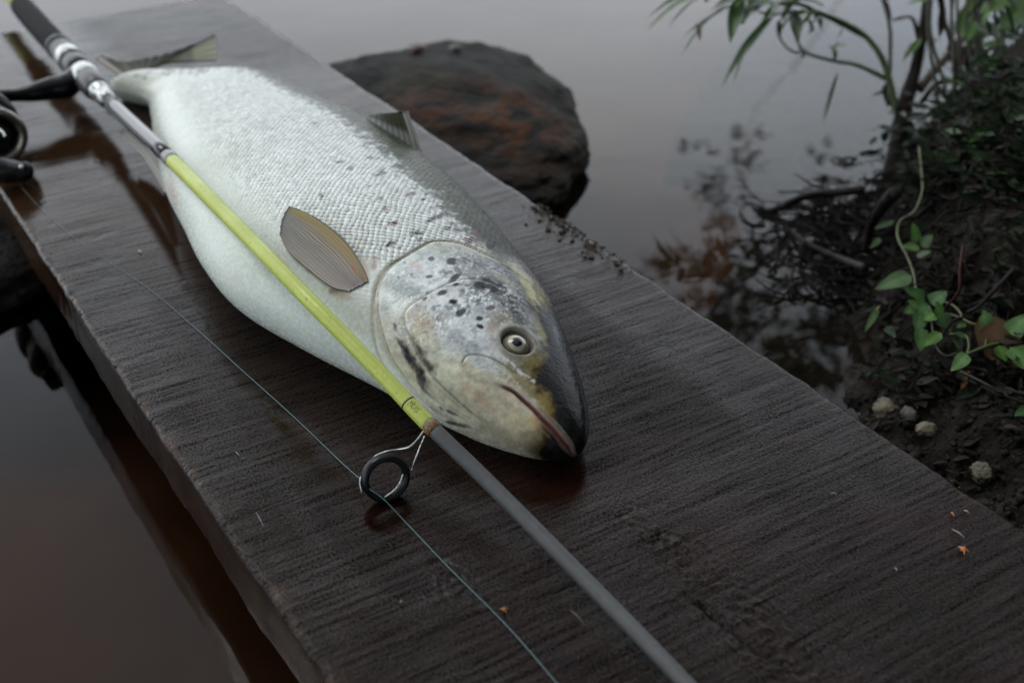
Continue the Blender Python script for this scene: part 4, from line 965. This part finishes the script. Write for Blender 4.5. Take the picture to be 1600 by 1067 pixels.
# ------------------------------------------------------------------ arching waterside plant with long leaves
arc_p = empty('waterside_plant', tuple(atd(1392, 175, 1.17)), 'arching green waterside plant with long narrow drooping leaves over the water', 'plant')
def stem(par, pts, r, m=m_stem, dp=1.17, name='stem', n=30):
    return tube(name, [atd(x, y, dp-.02*i/len(pts)) for i, (x, y) in enumerate(pts)], r, m, par, k=7, n=n)
stem(arc_p, [(1400, 175), (1393, 140), (1378, 92), (1352, 57), (1320, 36), (1280, 20), (1240, 6), (1190, 4), (1150, -6)], [.0040, .0036, .0034, .0028, .0022, .0018, .0016, .0014, .0012])
stem(arc_p, [(1356, 60), (1320, 42), (1285, 24), (1250, 18), (1215, 22), (1185, 20)], [.0026, .0020, .0018, .0015, .0013, .001], m_stemd)
stem(arc_p, [(1385, 124), (1362, 112), (1335, 101), (1305, 96), (1258, 82), (1245, 60), (1238, 36)], [.0026, .0024, .0020, .0018, .0016, .0014, .0010], m_stem)
stem(arc_p, [(1258, 80), (1240, 82), (1222, 66), (1215, 48), (1216, 34)], [.0014, .0014, .0012, .0012, .001], m_stemd)
stem(arc_p, [(1305, 96), (1303, 78), (1312, 72)], [.0016, .0014, .001], m_stemd, n=8)
LV = [((1110, -22), (1010, 30), 10, g2), ((1095, -12), (1013, 46), 12, g1), ((1098, -6), (1044, 46), 18, g2), ((1180, -14), (1108, 20), 12, g3), ((1168, 2), (1066, 60), 9, g3), ((1142, 2), (1062, 92), 9, g3), ((1158, -6), (1140, 68), 24, g2),
      ((1215, 20), (1128, 136), 17, g2), ((1196, 28), (1146, 132), 8, g2), ((1188, -10), (1160, 40), 16, g3), ((1250, -20), (1180, 14), 22, g4), ((1255, -6), (1228, 20), 24, g4), ((1240, 20), (1246, 70), 20, g3), ((1216, 32), (1218, 60), 8, g3),
      ((1290, 12), (1205, -2), 14, g1), ((1322, 70), (1300, 82), 16, (.06, .10, .04)), ((1306, 92), (1296, 72), 12, (.05, .09, .03)), ((1130, -20), (1070, 6), 10, g4), ((1090, 36), (1093, 66), 9, dl), ((1310, 112), (1286, 194), 6, (.03, .018, .012)),
      ((1258, 82), (1252, 96), 5, g3), ((1286, 28), (1262, 44), 7, g3), ((1262, 30), (1270, 54), 8, g3), ((1276, 44), (1262, 56), 4, g3), ((1322, 44), (1308, 62), 5, g3)]
for k in range(26):
    x0, y0 = rng.choice([(1110, -14), (1160, -4), (1200, 8), (1240, 4), (1280, 18), (1250, 18), (1225, 2), (1180, -10)]); x0 += rng.uniform(-14, 14); an = rng.uniform(1.7, 3.5) if rng.random() < .75 else rng.uniform(.3, 1.6); l_ = rng.uniform(26, 62)
    LV.append(((x0, y0), (x0+l_*math.cos(an), y0+abs(l_*math.sin(an))*.8), rng.uniform(6, 13), [g1, g2, g3, g4][rng.randrange(4)]))
for i, (a, b_, w_, c) in enumerate(LV):
    leaf(arc_p, atd(*a, 1.13), atd(b_[0], b_[1], 1.10+.03*(i % 3)), w_*PXM(1.12), c, 'lance', m_dead if c in (dl,) else None, droop=.12, n=12, fold=.35)

# ------------------------------------------------------------------ creeping vine on the bank
vine = empty('creeping_vine', tuple(on_bank(1405, 360)), 'pale green creeping vine with oval leaves trailing down the dark bank', 'vine')
def vdep(y): return np.interp(y, [200, 350, 450, 520, 600, 660], [1.03, .93, .86, .80, .76, .74])
def vst(pts, r, m=m_stempale, n=30): return tube('stem', [atd(x, y, float(vdep(y))) for x, y in pts], r, m, vine, k=7, n=n)
vst([(1436, 230), (1440, 270), (1441, 300), (1428, 332), (1406, 346), (1403, 372), (1418, 402), (1428, 430), (1433, 460), (1448, 482)], [.0009, .0010, .0010, .0011, .0012, .0011, .0010, .0010, .001, .001])
vst([(1480, 490), (1500, 497), (1520, 506), (1540, 508)], [.0011, .0011, .001, .0009]); vst([(1512, 553), (1545, 540), (1572, 533), (1600, 518), (1620, 508)], [.0011, .0012, .0012, .0011, .001])
vst([(1470, 470), (1490, 478), (1502, 492), (1498, 500)], [.0009]*4); vst([(1484, 522), (1508, 524), (1514, 540), (1510, 556)], [.0009]*4); vst([(1540, 508), (1541, 524), (1540, 542)], [.0009]*3)
vst([(1572, 533), (1580, 545), (1590, 552)], [.0009]*3, n=8); vst([(1500, 580), (1540, 600), (1580, 622), (1612, 632)], [.001]*4, m_stemd)
vst([(1455, 500), (1462, 540), (1478, 556), (1494, 552)], [.0007]*4, m_stemd)
VL = [((1424, 430), (1366, 452), 30, (.075, .13, .055), 'ovate'), ((1432, 378), (1426, 348), 22, (.055, .12, .03), 'ovate'), ((1436, 386), (1408, 386), 18, (.09, .16, .05), 'ovate'), ((1440, 385), (1458, 366), 20, (.05, .10, .03), 'ovate'), ((1432, 400), (1456, 392), 14, (.03, .06, .02), 'ovate'),
      ((1445, 468), (1412, 450), 30, (.04, .09, .03), 'heart'), ((1452, 478), (1412, 488), 34, (.05, .11, .035), 'heart'), ((1455, 475), (1480, 455), 30, (.06, .13, .04), 'heart'), ((1440, 490), (1432, 522), 26, (.04, .09, .03), 'heart'), ((1460, 490), (1442, 500), 24, (.09, .19, .05), 'ovate'),
      ((1466, 490), (1484, 520), 34, (.03, .065, .025), 'heart'), ((1470, 496), (1462, 470), 22, (.07, .15, .04), 'ovate'), ((1440, 512), (1438, 550), 24, (.05, .11, .03), 'ovate'), ((1435, 480), (1418, 470), 18, (.10, .19, .05), 'ovate'), ((1470, 520), (1440, 542), 20, (.075, .16, .035), 'ovate'),
      ((1372, 482), (1350, 520), 12, (.05, .09, .03), 'ovate'), ((1385, 510), (1398, 528), 18, (.025, .05, .02), 'ovate'), ((1368, 484), (1376, 478), 6, (.12, .13, .03), 'ovate'), ((1375, 372), (1360, 388), 12, (.04, .07, .02), 'ovate'), ((1398, 345), (1365, 358), 11, (.04, .07, .03), 'lance'),
      ((1540, 512), (1536, 484), 34, (.14, .25, .09), 'heart'), ((1578, 522), (1606, 490), 34, (.10, .20, .06), 'heart'), ((1512, 553), (1486, 580), 24, (.11, .21, .07), 'ovate'), ((1582, 542), (1604, 578), 40, (.10, .20, .06), 'heart'), ((1508, 526), (1492, 520), 14, (.05, .10, .04), 'ovate'),
      ((1508, 505), (1494, 512), 12, (.05, .10, .03), 'ovate'), ((1560, 540), (1572, 566), 26, (.05, .10, .02), 'ovate'), ((1612, 636), (1584, 650), 20, (.05, .11, .04), 'ovate'), ((1500, 545), (1488, 530), 12, (.05, .10, .04), 'ovate')]
for a, b_, w_, c, sh in VL:
    da = float(vdep(a[1]))-.008; c = tuple(np.array(c)*1.25)
    leaf(vine, atd(*a, da), atd(*b_, da-.006), w_*PXM(da), c, sh, up=(-.2, -.35, .9), fold=.15, n=11)
bl = mesh('fallen_leaf', *leafVF(atd(1530, 494, .80), atd(1592, 574, .79), 66*PXM(.8), 'round', fold=.06, n=12, up=(-.3, -.3, .9)), m_dead, None, col=leafcol(12, (.12, .07, .035), 3)); tag(bl, 'round brown fallen leaf behind the pale vine leaves', 'leaf')
o = mesh('fallen_leaf', *leafVF(on_bank(1512, 590)+[0, 0, .006], on_bank(1500, 614)+[0, 0, .003], 12*PXM(.78), 'lance', n=8), m_dead, None, col=leafcol(8, (.20, .08, .03), 5)); tag(o, 'small rusty orange dead leaf on the dark bank', 'leaf')

# ------------------------------------------------------------------ bankside bush, right
bush = empty('bankside_bush', tuple(on_bank(1560, 200)), 'dense dark leafy bush crowning the bank at the right edge', 'bush')
for a, b_, w_, c, sh, dp in [((1555, 190), (1592, 160), 18, (.035, .06, .045), 'lance', 1.0), ((1556, 192), (1512, 224), 20, (.07, .15, .035), 'ovate', .98), ((1540, 210), (1514, 240), 16, (.05, .11, .03), 'ovate', .98), ((1590, 235), (1552, 310), 44, (.020, .038, .024), 'ovate', .95), ((1545, 235), (1600, 250), 36, (.016, .03, .02), 'ovate', .96),
                             ((1560, 205), (1500, 205), 14, (.03, .07, .02), 'lance', 1.02), ((1470, 205), (1510, 215), 20, (.03, .07, .018), 'lance', 1.04), ((1600, 230), (1590, 262), 20, (.06, .12, .03), 'ovate', .93), ((1600, 20), (1560, 48), 40, (.05, .11, .02), 'ovate', 1.1), ((1580, -5), (1545, 20), 30, (.07, .15, .02), 'ovate', 1.12),
                             ((1610, -10), (1580, 30), 36, (.06, .13, .02), 'ovate', 1.08), ((1530, 38), (1562, 60), 30, (.02, .045, .015), 'lance', 1.1)]:
    leaf(bush, atd(*a, dp), atd(*b_, dp-.02), w_*PXM(dp), c, sh, up=(-.3, -.5, .8))
for k in range(15):
    x0 = 1468+k*11+rng.uniform(-6, 6); stem_ = tube('stem', [atd(x0+10, 240, 1.12), atd(x0, 140, 1.14), atd(x0-14+rng.uniform(-10, 10), 40, 1.15), atd(x0-8, -60, 1.16)], [.0024, .002, .0016, .0012], m_stemd, bush, k=6, n=16)
for k in range(150):
    x0, y0 = rng.uniform(1515, 1640), rng.uniform(-30, 185); dp = rng.uniform(1.05, 1.2); an = rng.uniform(0, 6.3); l_ = rng.uniform(18, 46)
    if x0 < 1540 and y0 < 150 and rng.random() < .6: continue
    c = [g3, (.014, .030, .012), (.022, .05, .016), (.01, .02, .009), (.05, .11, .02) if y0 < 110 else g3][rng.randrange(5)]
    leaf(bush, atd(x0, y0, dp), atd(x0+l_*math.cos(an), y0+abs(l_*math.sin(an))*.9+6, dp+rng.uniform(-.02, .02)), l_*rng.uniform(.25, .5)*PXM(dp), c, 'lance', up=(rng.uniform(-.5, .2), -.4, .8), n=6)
for k in range(110):     # darker leaves tangled round the foot of the sapling and along the crest
    u = rng.random(); x0, y0 = 1385+u*240+rng.gauss(0, 12), 215-u*110+rng.gauss(0, 26); dp = 1.16-.08*u; an = rng.uniform(0, 6.3); l_ = rng.uniform(16, 44)
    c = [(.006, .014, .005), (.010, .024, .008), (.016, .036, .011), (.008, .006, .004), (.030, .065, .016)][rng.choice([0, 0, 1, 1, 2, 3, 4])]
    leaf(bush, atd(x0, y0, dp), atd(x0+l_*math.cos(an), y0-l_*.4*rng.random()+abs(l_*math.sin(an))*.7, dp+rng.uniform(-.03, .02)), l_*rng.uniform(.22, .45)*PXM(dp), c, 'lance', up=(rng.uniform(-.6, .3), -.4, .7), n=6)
# ground cover of small leaves, moss and litter over the whole bank: uncountable
gc_ = MB()
def cover(n, xr, yr, sz, cols, lift=.01, fl=None):
    for i in range(n):
        px, py = rng.uniform(*xr), rng.uniform(*yr)
        p = on_bank(px, py)
        if p[2] < WZ+.004 or p[0] < .49: continue
        an = rng.uniform(0, 6.3); l_ = rng.uniform(*sz); d = np.array([math.cos(an), math.sin(an), rng.uniform(-.3, .7)])*l_
        p = p+np.array([0, 0, rng.uniform(0, lift)]); c = np.array(cols[rng.randrange(len(cols))])*rng.uniform(.7, 1.2)
        V, F = leafVF(p, p+d, l_*rng.uniform(.25, .55), 'ovate', n=5, up=(rng.uniform(-.5, .5), rng.uniform(-.6, .2), .8)); gc_.add(V, F.tolist(), c)
dkc = [(.004, .008, .003), (.006, .012, .004), (.010, .022, .006), (.009, .006, .004), (.004, .003, .002), (.018, .011, .007)]
cover(1500, (1375, 1660), (130, 330), (.008, .022), dkc[:4]+[(.016, .036, .010)], .030)
cover(900, (1330, 1660), (250, 640), (.006, .018), dkc[1:]+[(.004, .003, .002)], .014)
cover(500, (1300, 1660), (560, 900), (.004, .012), dkc[3:], .006)
o = gc_.build('ground_cover', vcol('litter', .65, .2, trans=.1), None); tag(o, 'low dark leaves, moss and litter covering the bank', kind='stuff')
# fine roots and dead stalks hanging from the bank: uncountable
rb = MB()
for i in range(430):
    px, py = rng.uniform(1330, 1560), rng.uniform(230, 470)
    p = on_bank(px, py)
    if p[0] < .5: continue
    an = rng.uniform(2.2, 5.2); l_ = rng.uniform(.015, .07); pts = [p]
    for k in range(5):
        an += rng.uniform(-.6, .6); q = pts[-1]+np.array([math.cos(an), math.sin(an), rng.uniform(-.9, .35)])*l_/5; q[2] = max(q[2], WZ-.004); pts.append(q)
    V, F = tubeVF(spline(np.array(pts), 10), np.linspace(.0012, .0004, 10)*rng.uniform(.6, 1.7), 4); g_ = rng.uniform(.002, .010); rb.add(V, F, (g_*1.25, g_*.9, g_*.7))
for i in range(260):   # twiggy tangle at the waterline
    px, py = rng.triangular(1190, 1380, 1340), rng.uniform(300, 470); p = at(px, py, WZ+.002)
    an = rng.uniform(0, 6.3); l_ = rng.uniform(.012, .05); pts = [p]
    for k in range(4):
        an += rng.uniform(-.7, .7); q = pts[-1]+np.array([math.cos(an), math.sin(an), rng.uniform(-.2, .6)])*l_/4; pts.append(q)
    V, F = tubeVF(spline(np.array(pts), 8), np.linspace(.0012, .0004, 8)*rng.uniform(.6, 1.6), 4); g_ = rng.uniform(.002, .006); rb.add(V, F, (g_*1.2, g_*.9, g_*.7))
o = rb.build('hanging_roots', vcol('fine_roots', .7, .15), None); tag(o, 'tangle of fine dark roots and dead stalks on the bank', kind='stuff')
# larger roots one can tell apart
def root(name, pts, r, label, cat, m=m_root, z=None):
    o = tube(name, [at(x, y, z_) for x, y, z_ in pts], r, m, None, k=10, n=50); tag(o, label, cat); return o
root('dead_branch', [(1350, 296, -.055), (1318, 300, -.060), (1285, 302, -.066), (1255, 308, -.070), (1232, 318, -.074), (1212, 328, -.080), (1190, 330, -.083), (1172, 322, -.086)], [.0048, .0043, .0038, .0036, .0034, .0038, .0030, .0012], 'black dead branch reaching from the bank across the water', 'branch')
root('dead_branch', [(1215, 344, -.088), (1240, 366, -.082), (1262, 382, -.078), (1290, 396, -.078), (1320, 408, -.074), (1352, 420, -.060)], [.0014, .0024, .0030, .0034, .0036, .0036], 'submerged looking dark root below the longer branch', 'branch')
root('dead_branch', [(1162, 318, -.086), (1158, 334, -.084), (1172, 350, -.084), (1196, 352, -.084)], [.0012, .0014, .0014, .001], 'thin curved twig at the tip of the black branch', 'branch')
root('root', [(1505, 385, .02), (1500, 420, .012), (1498, 455, .0), (1478, 480, -.02)], [.0013, .0012, .0011, .0008], 'thin reddish root hanging down the bank', 'root', plain('red_root', (.030, .010, .006), .7, spec=.2))
root('root', [(1585, 420, .02), (1555, 452, .005), (1530, 478, -.012), (1512, 488, -.02)], [.0016, .0016, .0014, .0012], 'greyish purple root slanting behind the vine leaves', 'root', plain('grey_root', (.014, .011, .011), .7, spec=.2))
root('root', [(1400, 300, .0), (1380, 322, -.02), (1362, 352, -.05), (1350, 392, -.075)], [.006, .005, .004, .003], 'thick dark root dropping to the water below the sapling', 'root')

# ------------------------------------------------------------------ tree branch overhead, seen in the water
over = empty('overhanging_branch', (1.3, .9, 1.2), 'leafy tree branch hanging above the frame, mirrored in the water', 'branch')
m_ol = vcol('branch_leaf', .5, .4, trans=.2)
def mirror_at(px, py, H_):   # a point H_ above the water whose mirror image lies at this photograph point
    p = at(px, py, 2*WZ-(WZ+H_)); return np.array([p[0], p[1], WZ+H_])
twp = [mirror_at(1190, 160, .9), mirror_at(1165, 240, .9), mirror_at(1130, 320, .88), mirror_at(1120, 400, .85), mirror_at(1060, 430, .82)]
tube('branch', [mirror_at(1420, -200, 1.1), mirror_at(1300, 20, 1.0)]+twp[:3], [.006, .003, .0012, .001, .0008], m_bark, over, k=8, n=40)
cl = [(1165, 215, 26, 10, 16), (1162, 250, 26, 22, 22), (1100, 285, 30, 12, 16), (1130, 300, 36, 16, 22), (1125, 345, 24, 34, 26), (1135, 395, 24, 24, 16), (1078, 230, 9, 8, 4), (1110, 238, 8, 4, 3), (1278, 240, 18, 18, 10), (1285, 285, 16, 14, 6), (1260, 300, 30, 10, 7),
      (1060, 400, 24, 14, 12), (1040, 425, 30, 14, 13), (1100, 420, 30, 20, 16), (1140, 440, 36, 26, 26), (1180, 470, 40, 30, 26), (1020, 400, 12, 8, 5), (1230, 520, 40, 20, 12)]
cl += [(1290, 520, 60, 34, 90), (1350, 470, 50, 44, 80), (1245, 585, 60, 18, 60), (1150, 505, 56, 22, 60), (1330, 410, 60, 22, 60), (1260, 440, 50, 8, 30), (1250, 470, 40, 6, 20), (1300, 365, 40, 12, 30), (1110, 470, 40, 14, 36), (1210, 545, 50, 20, 50), (1300, 590, 60, 20, 60)]
fo = MB()
for cx_, cy_, sx_, sy_, n_ in cl:
    for k in range(int(n_*1.5)):
        a = mirror_at(cx_+rng.gauss(0, .55)*sx_, cy_+rng.gauss(0, .55)*sy_, rng.uniform(.80, .95)); an = rng.uniform(0, 6.3); l_ = rng.uniform(.016, .036)
        V, F = leafVF(a, a+np.array([math.cos(an), math.sin(an), rng.uniform(-.5, .3)])*l_, l_*rng.uniform(.5, .8), 'ovate', n=5, up=(rng.uniform(-.4, .4), rng.uniform(-.4, .4), .8)); fo.add(V, F.tolist(), np.array((.025, .040, .012))*rng.uniform(.7, 1.3))
o = fo.build('foliage', m_ol, over); o['kind'] = 'stuff'

# ------------------------------------------------------------------ bits on the plank
m_bit = vcol('seed_husk', .6, .3)
def star(px, py, r_, c, label, rot=0.0):
    p = at(px, py, .0012); V = [(p[0], p[1], p[2]+.0014)]; n = 10
    for k in range(n):
        rr2 = r_*(1 if k % 2 == 0 else .34)*(1 if k not in (4,) else .5)
        V.append((p[0]+rr2*math.cos(rot+k*2*math.pi/n), p[1]+rr2*math.sin(rot+k*2*math.pi/n), p[2]+(.0008 if k % 2 else -.0002)))
    V += [(v[0], v[1], v[2]-.0007) for v in V]
    F = [(0, 1+k, 1+(k+1) % n) for k in range(n)]+[(n+1, n+2+(k+1) % n, n+2+k) for k in range(n)]+[(1+k, n+2+k, n+2+(k+1) % n, 1+(k+1) % n) for k in range(n)]
    o = mesh('seed_husk', V, F, m_bit, None, False, col=np.tile(np.array(c), (len(V), 1))); tag(o, label, 'seed')
star(1505, 858, .0032, (.42, .17, .06), 'orange star shaped husk on the lower right of the plank', .3)
star(788, 952, .0024, (.30, .13, .04), 'small brownish orange husk near the fishing line', 1.0)
star(628, 940, .0015, (.22, .16, .10), 'tiny pale tan husk left of the fishing line', 2.0)
def sliver(a, b_, wd, c, label):
    A, B = at(*a, .0008), at(*b_, .0010); V, F = tubeVF(np.array([A, (A+B)/2+[0, 0, .0006], B]), [wd*.4, wd, wd*.3], 5)
    o = mesh('wood_sliver', V, F, m_bit, None, False, col=np.tile(np.array(c), (len(V), 1))); tag(o, label, 'sliver')
sliver((1486, 800), (1491, 806), .0006, (.36, .18, .09), 'short orange sliver above the star shaped husk')
sliver((1506, 797), (1514, 801), .0005, (.40, .28, .20), 'short pale sliver right of the orange one')
sliver((1487, 826), (1507, 839), .00035, (.33, .27, .23), 'long thin pale sliver just above the star shaped husk')
sliver((1298, 770), (1308, 772), .0004, (.24, .18, .14), 'faint tan sliver in the middle right of the plank')
sliver((400, 800), (412, 822), .00025, (.26, .25, .25), 'hair thin whitish sliver near the left edge of the plank')
sliver((891, 952), (912, 973), .0005, (.10, .065, .045), 'brown scrape-like sliver just right of the grey rod')
sliver((1398, 887), (1402, 891), .0005, (.33, .28, .22), 'tiny pale fleck below and left of the star shaped husk')
sliver((216, 392), (222, 395), .0007, (.45, .45, .42), 'tiny white fleck left of the fish belly')
sliver((368, 706), (374, 712), .0004, (.26, .24, .21), 'tiny grey fleck between the line and the left edge')
# moss and dirt along the right arris
db = MB()
for i in range(230):
    u = rng.triangular(0, 1, .25); px = 838+(1010-838)*u; py = 312+(438-312)*u; p = at(px, py, 0.0); p[0] = PX1-abs(rng.gauss(0, .009))+.002; p[2] = rng.uniform(0, .0015) if p[0] < PX1-.003 else rng.uniform(-.004, .0005)
    s_ = .0005+.0019*rng.random()**2; q = np.array([[1, 0, 0], [-1, 0, 0], [0, 1, 0], [0, -1, 0], [0, 0, 1], [0, 0, -1]])*s_*np.array([rng.uniform(.5, 2.2), rng.uniform(.5, 2.2), .45])
    c = rng.choice([(.012, .010, .008), (.03, .022, .014), (.03, .02, .010), (.05, .026, .012), (.05, .048, .04), (.02, .018, .01)]); db.add(q+p, [(0, 2, 4), (2, 1, 4), (1, 3, 4), (3, 0, 4), (2, 0, 5), (1, 2, 5), (3, 1, 5), (0, 3, 5)], c)
for i in range(240):
    y_ = rng.uniform(.2, 1.3); sd_ = rng.random() < .5; x_ = (PX1+.0005-abs(rng.gauss(0, .003))) if sd_ else (PX0-.0005+abs(rng.gauss(0, .003))); s_ = rng.uniform(.0003, .0010)
    q = np.array([[1, 0, 0], [-1, 0, 0], [0, 1, 0], [0, -1, 0], [0, 0, 1], [0, 0, -1]])*s_; db.add(q+np.array([x_, y_, 0 if min(abs(x_-PX0), abs(x_-PX1)) > .004 else -.0015]), [(0, 2, 4), (2, 1, 4), (1, 3, 4), (3, 0, 4), (2, 0, 5), (1, 2, 5), (3, 1, 5), (0, 3, 5)], rng.choice([(.02, .015, .01), (.09, .05, .02), (.05, .04, .02)]))
o = db.build('dirt_crumbs', vcol('crumbs', .8, .2), None, False); tag(o, 'crumbs of moss and dirt along the plank edges', kind='stuff')

# ------------------------------------------------------------------ unseen trees added behind the camera to shade the near side
m_crown = vcol('shade_alder_foliage', .6, .3, trans=.15)
for k, (tx, ty, h_, cr_) in enumerate([(-2.6, -2.2, 5.2, 2.0), (-.4, -3.2, 5.8, 2.3), (1.9, -2.8, 5.4, 2.1), (3.6, -1.3, 4.8, 1.9)]):
    tr = empty('shade_alder', (tx, ty, -.1), ['added unseen leafy alder farthest left behind the viewpoint', 'tallest added unseen alder straight behind the viewpoint', 'added unseen leafy alder behind the viewpoint on the right', 'lowest added unseen alder at the far right of the row'][k], 'tree', 'alders added behind the viewpoint to shade the near side')
    tube('trunk', [(tx, ty, -.2), (tx+.1, ty+.05, 1.4), (tx-.05, ty+.1, 2.8), (tx+.05, ty, h_*.9)], [.13, .10, .07, .02], m_bark, tr, k=12, n=20)
    r2 = np.random.RandomState(k+3); nL = 5200
    u = r2.randn(nL, 3); u /= np.linalg.norm(u, axis=1)[:, None]; rad = r2.rand(nL)**.4
    cn_ = np.array([tx, ty, h_*.5]); Pc = cn_+u*rad[:, None]*np.array([cr_, cr_*.9, h_*.55])
    lum = fbm(Pc[:, 0]*1.6, Pc[:, 1]*1.6, Pc[:, 2]*1.6, 2, k); Pc = Pc[lum > .40]; nL = len(Pc)
    a1_ = r2.randn(nL, 3); a1_ /= np.linalg.norm(a1_, axis=1)[:, None]; a2_v = np.cross(a1_, r2.randn(nL, 3)); a2_v /= np.linalg.norm(a2_v, axis=1)[:, None]
    L1, W1 = .12, .075
    Vc = np.stack([Pc-a1_*L1, Pc+a2_v*W1, Pc+a1_*L1, Pc-a2_v*W1], 1).reshape(-1, 3)
    cc = np.repeat(np.array([.03, .055, .016])*(.6+.8*r2.rand(nL, 1)), 4, 0)
    o = mesh('crown', Vc, np.arange(nL*4).reshape(-1, 4), m_crown, tr, False, col=cc); o['kind'] = 'stuff'
g = [(-9, -9), (9, -9), (9, -1.0), (-9, -1.6)]  # ground plane added out of view with the trees, keeps the near side dim
o = mesh('ground', [(x, y, -.06) for x, y in g], [(0, 1, 2, 3)], plain('added_dark_ground', (.012, .012, .007), .9, nscale=6), None, False); tag(o, 'added unseen dark ground plane behind the viewpoint', kind='structure')
